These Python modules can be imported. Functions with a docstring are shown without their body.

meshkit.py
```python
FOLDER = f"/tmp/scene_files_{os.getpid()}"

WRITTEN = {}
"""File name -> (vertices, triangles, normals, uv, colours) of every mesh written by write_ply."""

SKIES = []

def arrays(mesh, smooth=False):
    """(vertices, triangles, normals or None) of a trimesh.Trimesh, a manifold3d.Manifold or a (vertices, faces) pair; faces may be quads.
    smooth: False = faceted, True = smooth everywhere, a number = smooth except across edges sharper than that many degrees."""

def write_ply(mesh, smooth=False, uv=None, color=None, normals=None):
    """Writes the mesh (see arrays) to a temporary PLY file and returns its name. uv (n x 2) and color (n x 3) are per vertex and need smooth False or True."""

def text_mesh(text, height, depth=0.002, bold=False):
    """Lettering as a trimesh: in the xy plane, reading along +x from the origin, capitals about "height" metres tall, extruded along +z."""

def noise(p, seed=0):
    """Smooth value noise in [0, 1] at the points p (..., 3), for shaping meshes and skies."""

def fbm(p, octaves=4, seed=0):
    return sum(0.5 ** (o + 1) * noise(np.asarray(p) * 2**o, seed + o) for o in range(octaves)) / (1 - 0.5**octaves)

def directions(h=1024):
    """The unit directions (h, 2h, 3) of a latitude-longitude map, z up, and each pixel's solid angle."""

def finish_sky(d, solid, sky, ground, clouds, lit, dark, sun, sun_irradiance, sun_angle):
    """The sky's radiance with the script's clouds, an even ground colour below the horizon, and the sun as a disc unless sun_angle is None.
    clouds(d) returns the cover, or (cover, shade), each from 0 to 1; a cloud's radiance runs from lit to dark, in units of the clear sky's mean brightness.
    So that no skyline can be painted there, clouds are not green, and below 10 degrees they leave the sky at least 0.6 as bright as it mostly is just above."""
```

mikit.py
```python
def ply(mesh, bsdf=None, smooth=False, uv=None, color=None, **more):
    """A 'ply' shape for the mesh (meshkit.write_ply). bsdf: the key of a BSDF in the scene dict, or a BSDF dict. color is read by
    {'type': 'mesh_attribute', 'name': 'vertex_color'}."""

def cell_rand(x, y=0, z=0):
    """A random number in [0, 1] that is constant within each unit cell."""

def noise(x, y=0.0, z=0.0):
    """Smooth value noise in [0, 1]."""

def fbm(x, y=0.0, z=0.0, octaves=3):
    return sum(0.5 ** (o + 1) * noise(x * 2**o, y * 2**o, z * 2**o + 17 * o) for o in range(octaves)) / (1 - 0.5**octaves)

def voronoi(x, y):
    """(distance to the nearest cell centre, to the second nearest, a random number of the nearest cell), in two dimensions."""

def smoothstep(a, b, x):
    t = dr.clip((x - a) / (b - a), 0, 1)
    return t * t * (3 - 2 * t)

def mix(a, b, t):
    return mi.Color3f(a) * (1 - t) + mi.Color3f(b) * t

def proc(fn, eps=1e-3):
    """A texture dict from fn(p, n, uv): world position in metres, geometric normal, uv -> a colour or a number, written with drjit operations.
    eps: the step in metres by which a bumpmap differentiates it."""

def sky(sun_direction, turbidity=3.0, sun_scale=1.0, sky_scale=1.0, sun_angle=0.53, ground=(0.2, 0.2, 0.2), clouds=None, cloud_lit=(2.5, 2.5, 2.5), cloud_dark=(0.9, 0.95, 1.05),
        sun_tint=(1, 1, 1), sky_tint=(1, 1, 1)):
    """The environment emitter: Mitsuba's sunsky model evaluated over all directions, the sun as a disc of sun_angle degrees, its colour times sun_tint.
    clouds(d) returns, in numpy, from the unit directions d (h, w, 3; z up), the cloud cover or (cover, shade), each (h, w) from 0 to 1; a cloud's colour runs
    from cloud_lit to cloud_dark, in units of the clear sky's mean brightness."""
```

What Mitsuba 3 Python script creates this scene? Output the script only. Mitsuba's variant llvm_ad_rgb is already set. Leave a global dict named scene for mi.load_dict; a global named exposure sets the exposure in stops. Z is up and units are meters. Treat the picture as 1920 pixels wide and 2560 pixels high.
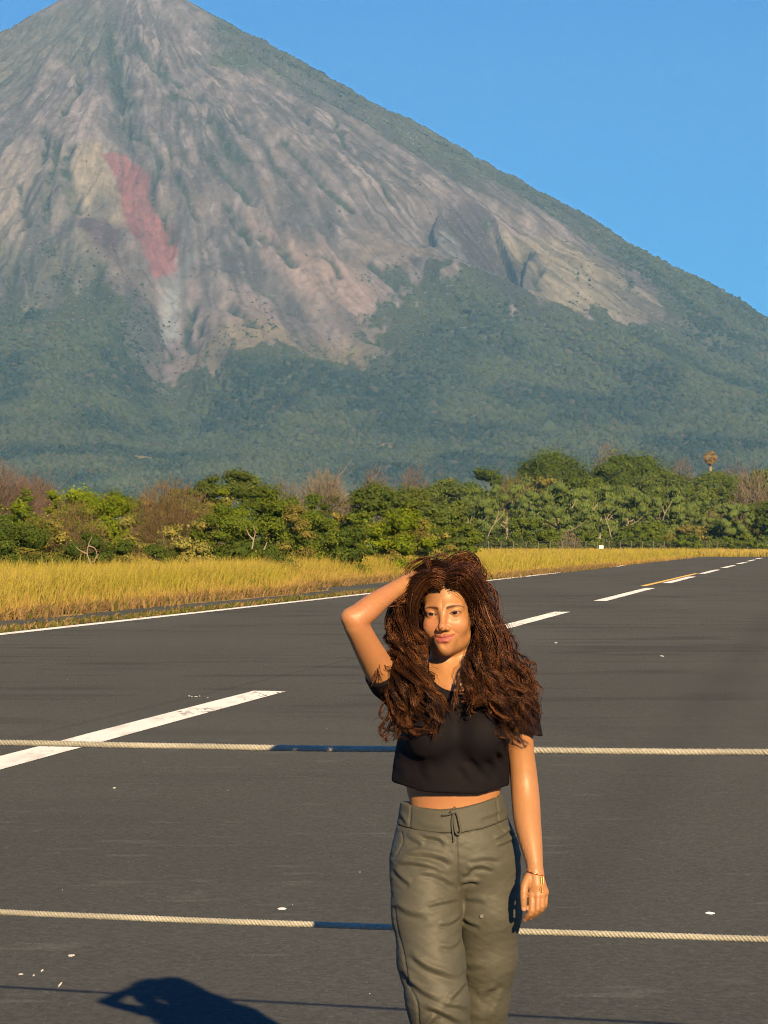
import math, numpy as np, trimesh, mitsuba as mi, drjit as dr, mikit
from mikit import ply, proc, noise, fbm, voronoi, cell_rand, smoothstep, mix
import meshkit
T = mi.ScalarTransform4f
scene, labels = {'type': 'scene'}, {}

# ------------------------------------------------------------------ camera, sky, exposure
EYE, FOCAL = 1.68, 6500.0 / 1920.0          # eye height (m); focal length in picture widths
exposure = 1.85
scene['camera'] = {'type': 'perspective', 'fov_axis': 'x', 'fov': 2 * math.degrees(math.atan(0.5 / FOCAL)),
                   'to_world': T().look_at(origin=[0, 0, EYE], target=[0, 100, EYE], up=[0, 0, 1]),
                   'principal_point_offset_y': -79.0 / 2560.0, 'near_clip': 0.05, 'far_clip': 40000.0,
                   'medium': {'type': 'ref', 'id': 'air'}}
SUN = np.array([0.62, -2.1, 0.98])
scene['sky'] = mikit.sky(SUN, turbidity=1.5, sun_scale=2.0, sky_scale=0.85, sun_tint=(1.0, 0.95, 0.82), sky_tint=(0.13, 0.76, 1.62), ground=(0.13, 0.12, 0.08))
scene['air'] = {'type': 'homogeneous', 'albedo': {'type': 'rgb', 'value': [0.47, 0.80, 1.0]},
                'sigma_t': {'type': 'rgb', 'value': [0.62, 0.78, 1.0]}, 'scale': 5.6e-5, 'phase': {'type': 'hg', 'g': 0.0}}


# ------------------------------------------------------------------ helpers
def two(b):
    return {'type': 'twosided', 'bsdf': b}


def mat(key, color, rough=0.8, spec=0.3, **kw):
    """One principled BSDF of the scene; color is a triple, or a function fn(p, n, uv)."""
    base = proc(color) if callable(color) else (color if isinstance(color, dict) else {'type': 'rgb', 'value': list(color)})
    scene[key] = two({'type': 'principled', 'base_color': base, 'roughness': rough, 'specular': spec, **kw})
    return key


def leafmat(key, color, trans=0.5):
    base = proc(color) if callable(color) else (color if isinstance(color, dict) else {'type': 'rgb', 'value': list(color)})
    scene[key] = {'type': 'principledthin', 'base_color': base, 'roughness': 0.75, 'diff_trans': trans, 'spec_trans': 0.0, 'eta': 1.3}
    return key


def add(key, mesh, m, smooth=False, **kw):
    scene[key] = ply(mesh, m, smooth, **kw)
    return key


def tag(key, label=None, cat=None, group=None, kind=None):
    d = {}
    for k, v in (('label', label), ('category', cat), ('group', group), ('kind', kind)):
        if v: d[k] = v
    labels[key] = d


COUNT = {}


def numbered(name):
    COUNT[name] = COUNT.get(name, -1) + 1
    return name if COUNT[name] == 0 else f'{name}_{COUNT[name]:03d}'


def grid_faces(nu, nv):
    i, j = np.meshgrid(np.arange(nu - 1), np.arange(nv - 1), indexing='ij')
    a = i * nv + j
    return np.stack([a, a + nv, a + nv + 1, a + 1], -1).reshape(-1, 4)


def tube_mesh(p, r, sides=6, caps=True):
    """A polyline as a tapered tube with parallel-transported rings."""
    p = np.asarray(p, float); n = len(p); r = np.broadcast_to(r, (n,))
    t = np.gradient(p, axis=0); t /= np.linalg.norm(t, axis=1, keepdims=True) + 1e-12
    a = np.cross(t[0], [0.3, 0.5, 0.8]); a /= np.linalg.norm(a)
    v, ang = [], np.arange(sides) * 2 * np.pi / sides
    for k in range(n):
        a = a - t[k] * a.dot(t[k]); a /= np.linalg.norm(a)
        b = np.cross(t[k], a)
        v.append(p[k] + r[k] * (np.cos(ang)[:, None] * a + np.sin(ang)[:, None] * b))
    v = np.vstack(v); f = []
    for k in range(n - 1):
        for s in range(sides):
            q = (k * sides + s, k * sides + (s + 1) % sides, (k + 1) * sides + (s + 1) % sides, (k + 1) * sides + s)
            f += [(q[0], q[1], q[2]), (q[0], q[2], q[3])]
    if caps:
        for k, o in ((0, 1), (n - 1, -1)):
            c = len(v); v = np.vstack([v, p[k]])
            for s in range(sides):
                f.append((c, k * sides + (s + 1) % sides, k * sides + s)[::1 if o == 1 else -1])
    return v, np.array(f)


def join(parts):
    """(v, f) pairs (triangles) as one (v, f)."""
    vs, fs, n = [], [], 0
    for v, f in parts:
        f = np.asarray(f)
        if f.shape[1] == 4: f = np.vstack([f[:, [0, 1, 2]], f[:, [0, 2, 3]]])
        vs.append(np.asarray(v, float)); fs.append(f + n); n += len(v)
    return np.vstack(vs), np.vstack(fs)


def spline(pts, n):
    """Catmull-Rom through the points, n samples."""
    pts = np.asarray(pts, float)
    P = np.vstack([2 * pts[0] - pts[1], pts, 2 * pts[-1] - pts[-2]])
    s = np.linspace(0, len(pts) - 1 - 1e-9, n); k = s.astype(int); t = (s - k)[:, None]
    a, b, c, d = P[k], P[k + 1], P[k + 2], P[k + 3]
    return 0.5 * (2 * b + (c - a) * t + (2 * a - 5 * b + 4 * c - d) * t * t + (3 * b - a - 3 * c + d) * t ** 3)


def in_poly(x, y, poly):
    """Signed distance to a polygon, positive inside."""
    P = np.asarray(poly, float); Q = np.roll(P, -1, 0)
    shape = x.shape; x, y = x.ravel(), y.ravel()
    d2, inside = np.full(x.shape, 1e18), np.zeros(x.shape, bool)
    for (ax, ay), (bx, by) in zip(P, Q):
        ex, ey = bx - ax, by - ay
        t = np.clip(((x - ax) * ex + (y - ay) * ey) / (ex * ex + ey * ey + 1e-12), 0, 1)
        d2 = np.minimum(d2, (x - ax - t * ex) ** 2 + (y - ay - t * ey) ** 2)
        if ay != by:
            inside ^= ((ay > y) != (by > y)) & (x < ex * (y - ay) / (by - ay) + ax)
    return (np.sqrt(d2) * np.where(inside, 1, -1)).reshape(shape)


def sstep(a, b, x):
    t = np.clip((x - a) / (b - a), 0, 1)
    return t * t * (3 - 2 * t)


def nz(x, y, z=0.0, seed=0):
    x = np.asarray(x, float)
    return meshkit.noise(np.stack([x, np.broadcast_to(y, x.shape), np.broadcast_to(z, x.shape)], -1), seed)


def fb(x, y, z=0.0, o=4, seed=0):
    x = np.asarray(x, float)
    return meshkit.fbm(np.stack([x, np.broadcast_to(y, x.shape), np.broadcast_to(z, x.shape)], -1), o, seed)
# ------------------------------------------------------------------ the volcano
VX, VY = -764.0, 7700.0                       # its axis
PR = np.array([0, 160, 264, 310, 645, 824, 1015, 1200, 1357, 1455, 1605, 1900, 2300, 2800, 3400, 4100, 4800, 9000]) * 1.1846
PH = np.array([1352, 1352, 1293, 1262, 1069, 980, 872, 766, 655, 603, 512, 376, 256, 150, 75, 22, 0, 0]) * 1.1846
# ground cover of the slopes: outlines on the map, metres east and north of the axis
COVER = {
    'ltan': [(-355, -1338), (-136, -1198), (-26, -1280), (1, -1453), (54, -1623), (-16, -1669), (-60, -1752), (-306, -1650)],
    'beige': [(-36, -1279), (71, -1242), (129, -1446), (181, -1590), (146, -1615), (55, -1602), (32, -1520), (1, -1453)],
    'purple': [(57, -1611), (163, -1601), (171, -1658), (165, -1800), (162, -1855), (140, -1821), (102, -1731), (72, -1668)],
    'slate': [(61, -1081), (120, -1048), (183, -1189), (211, -1397), (203, -1435), (160, -1361), (113, -1288), (89, -1204)],
    'mauve': [(262, -2072), (327, -1912), (350, -2103), (337, -2369), (322, -2372), (274, -2163)],
    'tan': [(459, -1503), (537, -1552), (634, -1646), (709, -1731), (764, -1828), (746, -1969), (675, -1950), (565, -1814), (488, -1707)],
    'tan2': [(319, -1793), (399, -1773), (532, -1905), (660, -2033), (713, -2173), (543, -2170), (423, -2157), (364, -2288), (342, -2105)],
    'tongue': [(291, -1013), (321, -992), (356, -1079), (404, -1189), (448, -1270), (469, -1310), (456, -1433), (414, -1377), (370, -1304), (322, -1173)],
    'ash': [(349, -1710), (398, -1754), (473, -1789), (586, -1909), (551, -1923), (458, -1851), (404, -1846), (414, -2016), (385, -1974)],
    'yellow': [(1035, -1179), (1215, -1048), (1372, -1106), (1434, -1297), (1321, -1566), (1202, -1899), (1101, -1774), (1118, -1486), (1061, -1264)],
    'cliff': [(853, -1311), (925, -1154), (1031, -1026), (1035, -1179), (1061, -1264), (1131, -1247), (1118, -1486), (1092, -1782), (1023, -1684), (968, -1665), (897, -1530), (850, -1466)],
    'talus': [(288, -1695), (314, -1719), (310, -1795), (326, -1912), (326, -2060), (313, -2157), (295, -2137), (275, -2021), (275, -1899), (279, -1801)],
    'pale': [(882, -1329), (911, -1303), (965, -1476), (1002, -1639), (977, -1690), (932, -1616), (897, -1530)],
    'red': [(83, -1305), (113, -1288), (159, -1349), (202, -1422), (214, -1485), (212, -1522), (233, -1540), (265, -1575), (273, -1640), (277, -1707), (268, -1784), (255, -1833), (232, -1734), (219, -1674), (187, -1598), (156, -1527), (129, -1446), (105, -1379)],
    'green': [(-226, -215), (-48, -266), (10, -441), (20, -643), (72, -780), (87, -1027), (30, -784), (-16, -753), (-144, -677), (-213, -945), (-493, -966), (-538, -442)],
    'gstreak': [(-6, -441), (44, -613), (72, -780), (115, -997), (71, -977), (28, -818), (-1, -615)],
    'gpatch': [(290, -533), (303, -386), (349, -408), (408, -475), (368, -547), (323, -538)],
    'gpatch2': [(183, -895), (201, -855), (270, -939), (233, -937)],
    'shrub': [(-303, -1674), (-60, -1752), (-16, -1669), (62, -1691), (109, -1787), (146, -1941), (228, -2169), (333, -2407), (-170, -2505)],
    'shrub2': [(351, -2218), (420, -2110), (557, -2094), (713, -2133), (798, -2173), (814, -2327), (352, -2545)],
    'rim': [(224, -70), (314, -392), (410, -515), (534, -577), (764, -773), (942, -886), (1151, -900), (1334, -842), (1464, -1015), (2600, -1300), (2600, 900), (240, 300)],
    'forest': [(-586, -2072), (4, -2081), (111, -2112), (135, -1942), (189, -2034), (262, -2165), (331, -2443), (354, -2475), (363, -2288), (402, -2355), (547, -2277), (714, -2273), (764, -2311), (807, -1990), (828, -1791), (883, -1741), (949, -1686), (1030, -1755), (1115, -1851), (1227, -1899), (1286, -1638), (1418, -1447), (1440, -1332), (1453, -1114), (1382, -1008), (1314, -827), (1380, -820), (1500, 600), (3500, 600), (3500, -6200), (-2500, -6200), (-2500, -2276)],
}
CLEARINGS = [[(354, -3547), (344, -3416), (390, -3423), (398, -3541)], [(308, -3609), (303, -3539), (329, -3536), (335, -3606)], [(136, -3466), (106, -3267), (123, -3274), (147, -3451)], [(735, -3309), (744, -3187), (792, -3189), (784, -3293)]]
RAVINE = spline([(48, -752), (97, -1128), (150, -1362), (222, -1567), (286, -1724), (322, -2061), (331, -2370), (358, -2578), (399, -2858), (422, -3405)], 60)
SPUR = spline([(832, -1806), (968, -1701), (1073, -1803), (1228, -1896), (1362, -2150), (1525, -2527)], 40)
SCARS = [(spline([(1039, -1071), (1086, -1363), (1101, -1774)], 20), 44, 30), (spline([(1136, -1137), (1115, -1324), (1088, -1542)], 20), 40, 26),
         (spline([(907, -1211), (883, -1350), (893, -1525)], 20), 34, 30), (spline([(300, -1053), (374, -1170), (438, -1284), (478, -1366)], 20), 14, 22),
         (spline([(560, -760), (575, -894), (590, -998)], 12), 14, 22)]


def near_line(x, y, L):
    """(distance, side, station 0..1) of the points to a polyline."""
    best, side, st = np.full(x.shape, 1e9), np.zeros(x.shape), np.zeros(x.shape)
    for k in range(len(L) - 1):
        ax, ay = L[k]; ex, ey = L[k + 1] - L[k]
        t = np.clip(((x - ax) * ex + (y - ay) * ey) / (ex * ex + ey * ey), 0, 1)
        dx, dy = x - ax - t * ex, y - ay - t * ey
        d = np.hypot(dx, dy); m = d < best
        best = np.where(m, d, best); side = np.where(m, np.sign(ex * dy - ey * dx), side); st = np.where(m, (k + t) / (len(L) - 1), st)
    return best, side, st


GULLIES = [[(-119, -1416), (-81, -1566), (-58, -1711)], [(-58, -1162), (-42, -1384), (-38, -1550), (-11, -1658)], [(-19, -1223), (-11, -1412), (22, -1520), (54, -1605)], [(-111, -1055), (-76, -1231), (-77, -1356)],
           [(85, -999), (104, -1071), (205, -1281), (210, -1463), (261, -1561), (275, -1656)], [(296, -1035), (324, -1012), (360, -1115), (388, -1194), (425, -1242), (461, -1261)],
           [(343, -932), (398, -1050), (461, -1141), (489, -1246), (527, -1338), (563, -1418)], [(623, -764), (650, -902), (659, -1045)], [(312, -1179), (354, -1295), (397, -1360), (429, -1413), (455, -1474)],
           [(147, -626), (187, -730)], [(1030, -1062), (1021, -1148)], [(1132, -1147), (1110, -1338)], [(1149, -1324), (1121, -1535)], [(848, -1434), (847, -1513)], [(123, -1833), (125, -1953), (156, -2050)],
           [(364, -2004), (377, -2085), (407, -2114)], [(333, -1886), (339, -2058), (364, -2169)], [(412, -1979), (451, -2055), (492, -2162)], [(-1, -441), (28, -614), (68, -847), (102, -1025)],
           [(475, -1826), (532, -1905), (597, -1982)], [(-67, -1826), (-59, -1947), (-28, -2069)], [(-45, -1790), (-23, -1899), (-10, -2045)], [(709, -1649), (764, -1722), (800, -1834)],
           [(463, -1584), (522, -1654), (563, -1757)], [(223, -1180), (255, -1340), (294, -1467), (330, -1579)], [(379, -1443), (423, -1549), (468, -1675)], [(499, -1053), (565, -1203), (637, -1324), (706, -1417)],
           [(703, -1095), (754, -1197), (814, -1301)], [(-44, -697), (-40, -916), (-61, -1081)], [(68, -522), (124, -654), (223, -804), (306, -936)], [(579, -1670), (635, -1706), (673, -1791)]]
GULLIES = [spline(g, 4 * len(g)) for g in GULLIES]


def gully(x, y):
    """0..1: how far inside one of the thin overgrown channels."""
    wx = x + 26 * (fb(x / 45, y / 60, 0, 3, 44) - .5); best = np.zeros(x.shape)
    for i, g in enumerate(GULLIES):
        m = (wx > g[:, 0].min() - 60) & (wx < g[:, 0].max() + 60) & (y > g[:, 1].min() - 60) & (y < g[:, 1].max() + 60)
        if m.any():
            d, s, t = near_line(wx[m], y[m], g)
            best[m] = np.maximum(best[m], np.exp(-(d / (6.5 + 3.5 * (i % 3))) ** 2) * sstep(0, .1, t) * sstep(1, .85, t))
    return best


def slope_height(x, y):
    """Height of the volcano at map points (metres from its axis)."""
    r, a = np.hypot(x, y), np.arctan2(x, -y)
    h = np.interp(r, PR, PH)
    a = a + 0.10 * (fb(x / 420, y / 420, 0, 3, 5) - 0.5) + 0.02 * (fb(x / 90, y / 90, 0, 3, 6) - 0.5)
    lr = np.log(np.maximum(r, 60)) * 1.3
    up = sstep(190, 600, r)
    bare = 1 - 0.58 * sstep(2300, 3000, r)
    ridged = lambda k, s, w: 1 - np.abs(2 * meshkit.noise(np.stack([a * k, lr * w, 0 * a], -1), s) - 1)
    fine = 1 - np.abs(2 * fb(a * 60, lr * 3.2, 0, 3, 15) - 1)
    crack = sstep(.80, .97, 1 - np.abs(2 * fb(a * 26 + 1.5 * lr, lr * 1.6, 0, 4, 16) - 1))
    h = h - up * bare * (8 * (fine - .5) + 8 * crack)
    h = h - up * bare * (44 * (ridged(5.5, 11, 0.5) - 0.5) + 17 * (ridged(15, 12, 0.7) ** 2 - 0.3) + 9 * (ridged(38, 13, 1.1) ** 2 - 0.3) + 5 * (ridged(95, 14, 1.6) - 0.4)) - 16 * gully(x, y)
    rough = up * (1 - 0.5 * sstep(2300, 2900, r))
    h = h + rough * (14 * (fb(x / 130, y / 130, 0, 3, 21) - 0.5) + 9 * (fb(x / 15, y / 22, 0, 3, 22) - 0.5) * sstep(2500, 1900, r))
    h = h + sstep(330, 120, r) * (14 * (fb(x / 55, y / 55, 0, 4, 31) - 0.5) - 26 * np.exp(-((x + 20) ** 2 + (y + 30) ** 2) / 90 ** 2) + 24 * np.exp(-((x + 110) ** 2 + (y + 20) ** 2) / 70 ** 2))
    d, s, t = near_line(x, y, RAVINE)
    h = h - (10 + 62 * sstep(0.0, 0.8, t) * sstep(1.0, 0.9, t)) * np.exp(-(d / (30 + 90 * t)) ** 2)
    d, s, t = near_line(x, y, SPUR)
    h = h + 55 * sstep(0, 0.12, t) * (0.4 + 0.6 * sstep(1, 0.5, t)) * np.exp(-(d / 120) ** 2)
    for L, amp, w in SCARS:                                  # steps: the ground drops on the west side of each scar
        d, s, t = near_line(x, y, L)
        e = sstep(0, 0.15, t) * sstep(1, 0.8, t)
        h = h - amp * e * np.where(s > 0, 0, 1) * np.exp(-(d / (3.2 * w)) ** 2) * sstep(0, 7, d)
    return np.maximum(h, -3.0 + 0 * h)


def covers(x, y):
    wx = x + 55 * (fb(x / 120, y / 240, 0, 4, 41) - 0.5) + 22 * (fb(x / 22, y / 40, 0, 3, 43) - 0.5)
    wy = y + 110 * (fb(x / 120, y / 240, 0, 4, 42) - 0.5)
    return {k: in_poly(wx, wy, P) for k, P in COVER.items()}


def wooded(x, y, cf):
    """The forest's depth from its border, the border broken into tongues and patches."""
    return cf + 30 + 190 * (fb(x / 70, y / 110, 0, 3, 61) - .5) + 230 * (fb(x / 30, y / 95, 0, 4, 66) - .5)


gx = np.concatenate([np.linspace(-4300, -1480, 48), np.linspace(-1450, 1400, 600), np.linspace(1430, 3300, 32)])
gy = np.concatenate([np.linspace(1900, 5000, 90)[:-1], np.linspace(5000, 7250, 370)[:-1], np.linspace(7250, 8900, 60)])
X, Y = np.meshgrid(gx, gy, indexing='ij')
mx, my = X - VX, Y - VY
MZ = slope_height(mx, my)
c = covers(mx, my)
R = np.hypot(mx, my)
ang = np.arctan2(mx, -my)
streak = fb(ang * 34, np.log(R + 50) * 4, 0, 4, 51)
streak2 = fb(ang * 90, np.log(R + 50) * 7, 0, 3, 52)
patch = fb(mx / 160, my / 260, 0, 4, 53)
crag = fb(mx / 30, my / 55, 0, 5, 55)
speck = fb(mx / 11, my / 20, 0, 3, 56)
lrr = np.log(np.maximum(R, 60)) * 1.3
crack = sstep(.72, .95, 1 - np.abs(2 * fb(ang * 26 + 1.5 * lrr, lrr * 1.6, 0, 4, 16) - 1)) * sstep(.3, .6, fb(mx / 200, my / 260, 0, 2, 58))
col = np.array([0.145, 0.138, 0.160]) * (0.52 + 0.6 * streak + 0.55 * sstep(.3, .7, crag) * (0.5 + speck) - 0.1)[..., None]
mixin = lambda col, rgb, w: col * (1 - w[..., None]) + np.asarray(rgb) * (0.46 + 0.56 * streak2 + .5 * speck)[..., None] * w[..., None]
col = mixin(col, [0.140, 0.126, 0.118], sstep(0.42, 0.75, patch) * sstep(900, 1600, R) * 0.75)
col = mixin(col, [0.072, 0.066, 0.080], sstep(0.50, 0.72, fb(mx / 90, my / 200, 3.3, 5, 54)) * 0.8)
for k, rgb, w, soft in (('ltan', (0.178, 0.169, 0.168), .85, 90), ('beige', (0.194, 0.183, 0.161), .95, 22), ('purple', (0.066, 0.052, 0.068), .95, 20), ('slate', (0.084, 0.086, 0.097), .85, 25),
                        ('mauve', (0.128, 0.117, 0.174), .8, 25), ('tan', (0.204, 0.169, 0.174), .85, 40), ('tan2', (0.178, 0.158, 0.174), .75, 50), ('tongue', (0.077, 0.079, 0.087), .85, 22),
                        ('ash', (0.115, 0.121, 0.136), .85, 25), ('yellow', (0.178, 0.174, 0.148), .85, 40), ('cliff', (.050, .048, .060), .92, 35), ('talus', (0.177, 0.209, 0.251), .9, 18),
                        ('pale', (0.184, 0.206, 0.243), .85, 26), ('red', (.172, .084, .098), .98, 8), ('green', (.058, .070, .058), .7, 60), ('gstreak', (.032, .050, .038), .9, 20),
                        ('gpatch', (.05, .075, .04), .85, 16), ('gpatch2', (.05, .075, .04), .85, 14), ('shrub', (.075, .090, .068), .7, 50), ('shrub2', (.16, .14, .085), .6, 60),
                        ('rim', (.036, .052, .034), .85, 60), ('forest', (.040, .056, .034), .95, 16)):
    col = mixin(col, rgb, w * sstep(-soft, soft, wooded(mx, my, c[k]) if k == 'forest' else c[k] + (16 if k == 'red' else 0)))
col = mixin(col, (.052, .056, .064), .75 * crack * sstep(2700, 2100, R))
for Pc in CLEARINGS:
    col = mixin(col, (.24, .185, .095), sstep(-10, 25, in_poly(mx, my, Pc) + 60 * (fb(mx / 25, my / 60, 0, 3, 59) - .5)))
G = gully(mx, my) * (0.55 + 0.6 * sstep(.35, .6, nz(mx / 16, my / 24, 0, 57)))
col = mixin(col, (.036, .050, .040), np.clip(1.2 * G, 0, 1))
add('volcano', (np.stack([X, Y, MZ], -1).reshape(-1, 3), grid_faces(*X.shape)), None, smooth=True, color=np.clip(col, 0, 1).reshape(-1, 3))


def ravines(p, n, uv):
    """Cover of dark rubble and broken rock: fine lines running downhill, patches, specks."""
    dx, dy = p.x - VX, p.y - VY
    r = dr.sqrt(dx * dx + dy * dy); a = dr.atan2(dx, -dy); lr = dr.log(r + 60.0)
    w = fbm(p.x * 0.012, p.y * 0.008, p.z * 0.012, 3)
    line = 1 - dr.abs(2 * fbm(a * 42 + w * 1.5, lr * 3.0, 1.0, 3) - 1); line2 = 1 - dr.abs(2 * fbm(a * 105 + w * 3.0, lr * 8.0, 2.0, 3) - 1)
    rocks = smoothstep(0.50, 0.72, fbm(p.x * 0.11, p.y * 0.05, p.z * 0.11, 3))
    gap = smoothstep(0.42, 0.62, fbm(a * 9.0, lr * 4.0, 4.0, 3))
    v = smoothstep(0.80, 0.97, line) * 0.46 * gap + smoothstep(0.80, 0.97, line2) * 0.22 + rocks * 0.22
    return dr.clip(v, 0.0, 0.72)


def pale_rocks(p, n, uv):
    return smoothstep(0.62, 0.80, fbm(p.x * 0.14, p.y * 0.07, p.z * 0.15, 3)) * 0.45


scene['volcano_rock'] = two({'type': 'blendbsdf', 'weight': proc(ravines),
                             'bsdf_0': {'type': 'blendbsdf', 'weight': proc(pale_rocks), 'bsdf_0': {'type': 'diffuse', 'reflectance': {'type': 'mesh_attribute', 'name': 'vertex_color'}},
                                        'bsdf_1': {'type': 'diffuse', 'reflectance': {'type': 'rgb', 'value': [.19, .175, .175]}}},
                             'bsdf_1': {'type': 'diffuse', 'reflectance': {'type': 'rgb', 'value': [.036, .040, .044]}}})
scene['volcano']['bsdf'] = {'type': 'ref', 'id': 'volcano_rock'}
tag('volcano', 'tall grey volcano with red scar and forested foot', 'volcano', kind='structure')

# forest crowns on the foot of the volcano and bushes creeping up the scree: one mass nobody could count
rng = np.random.default_rng(7)


def dome_cloud(px, py, rad, hgt, rng):
    """Low crowns: 4-sided domes of two rings with jittered rings."""
    n = len(px); k = np.arange(4) * np.pi / 2
    a0 = rng.uniform(0, 6.28, n)[:, None]
    def ring(rr, zz, tw):
        w = rr * rng.uniform(0.7, 1.25, (n, 4)); z = zz + rng.uniform(-0.15, 0.15, (n, 4))
        return np.stack([px[:, None] + rad[:, None] * w * np.cos(k + a0 + tw), py[:, None] + rad[:, None] * w * np.sin(k + a0 + tw), hgt[:, None] * z], -1)
    top = np.stack([px + rad * rng.uniform(-.25, .25, n), py + rad * rng.uniform(-.25, .25, n), hgt * rng.uniform(.9, 1.15, n)], -1)[:, None]
    v = np.concatenate([ring(1.0, 0.0, 0), ring(0.72, 0.68, 0.6), top], 1)
    f = []
    for s in range(4):
        t = (s + 1) % 4
        f += [(s, t, 4 + s), (t, 4 + t, 4 + s), (4 + s, 4 + t, 8)]
    f = np.array(f)
    return v, (f[None] + 9 * np.arange(n)[:, None, None]).reshape(-1, 3)


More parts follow.
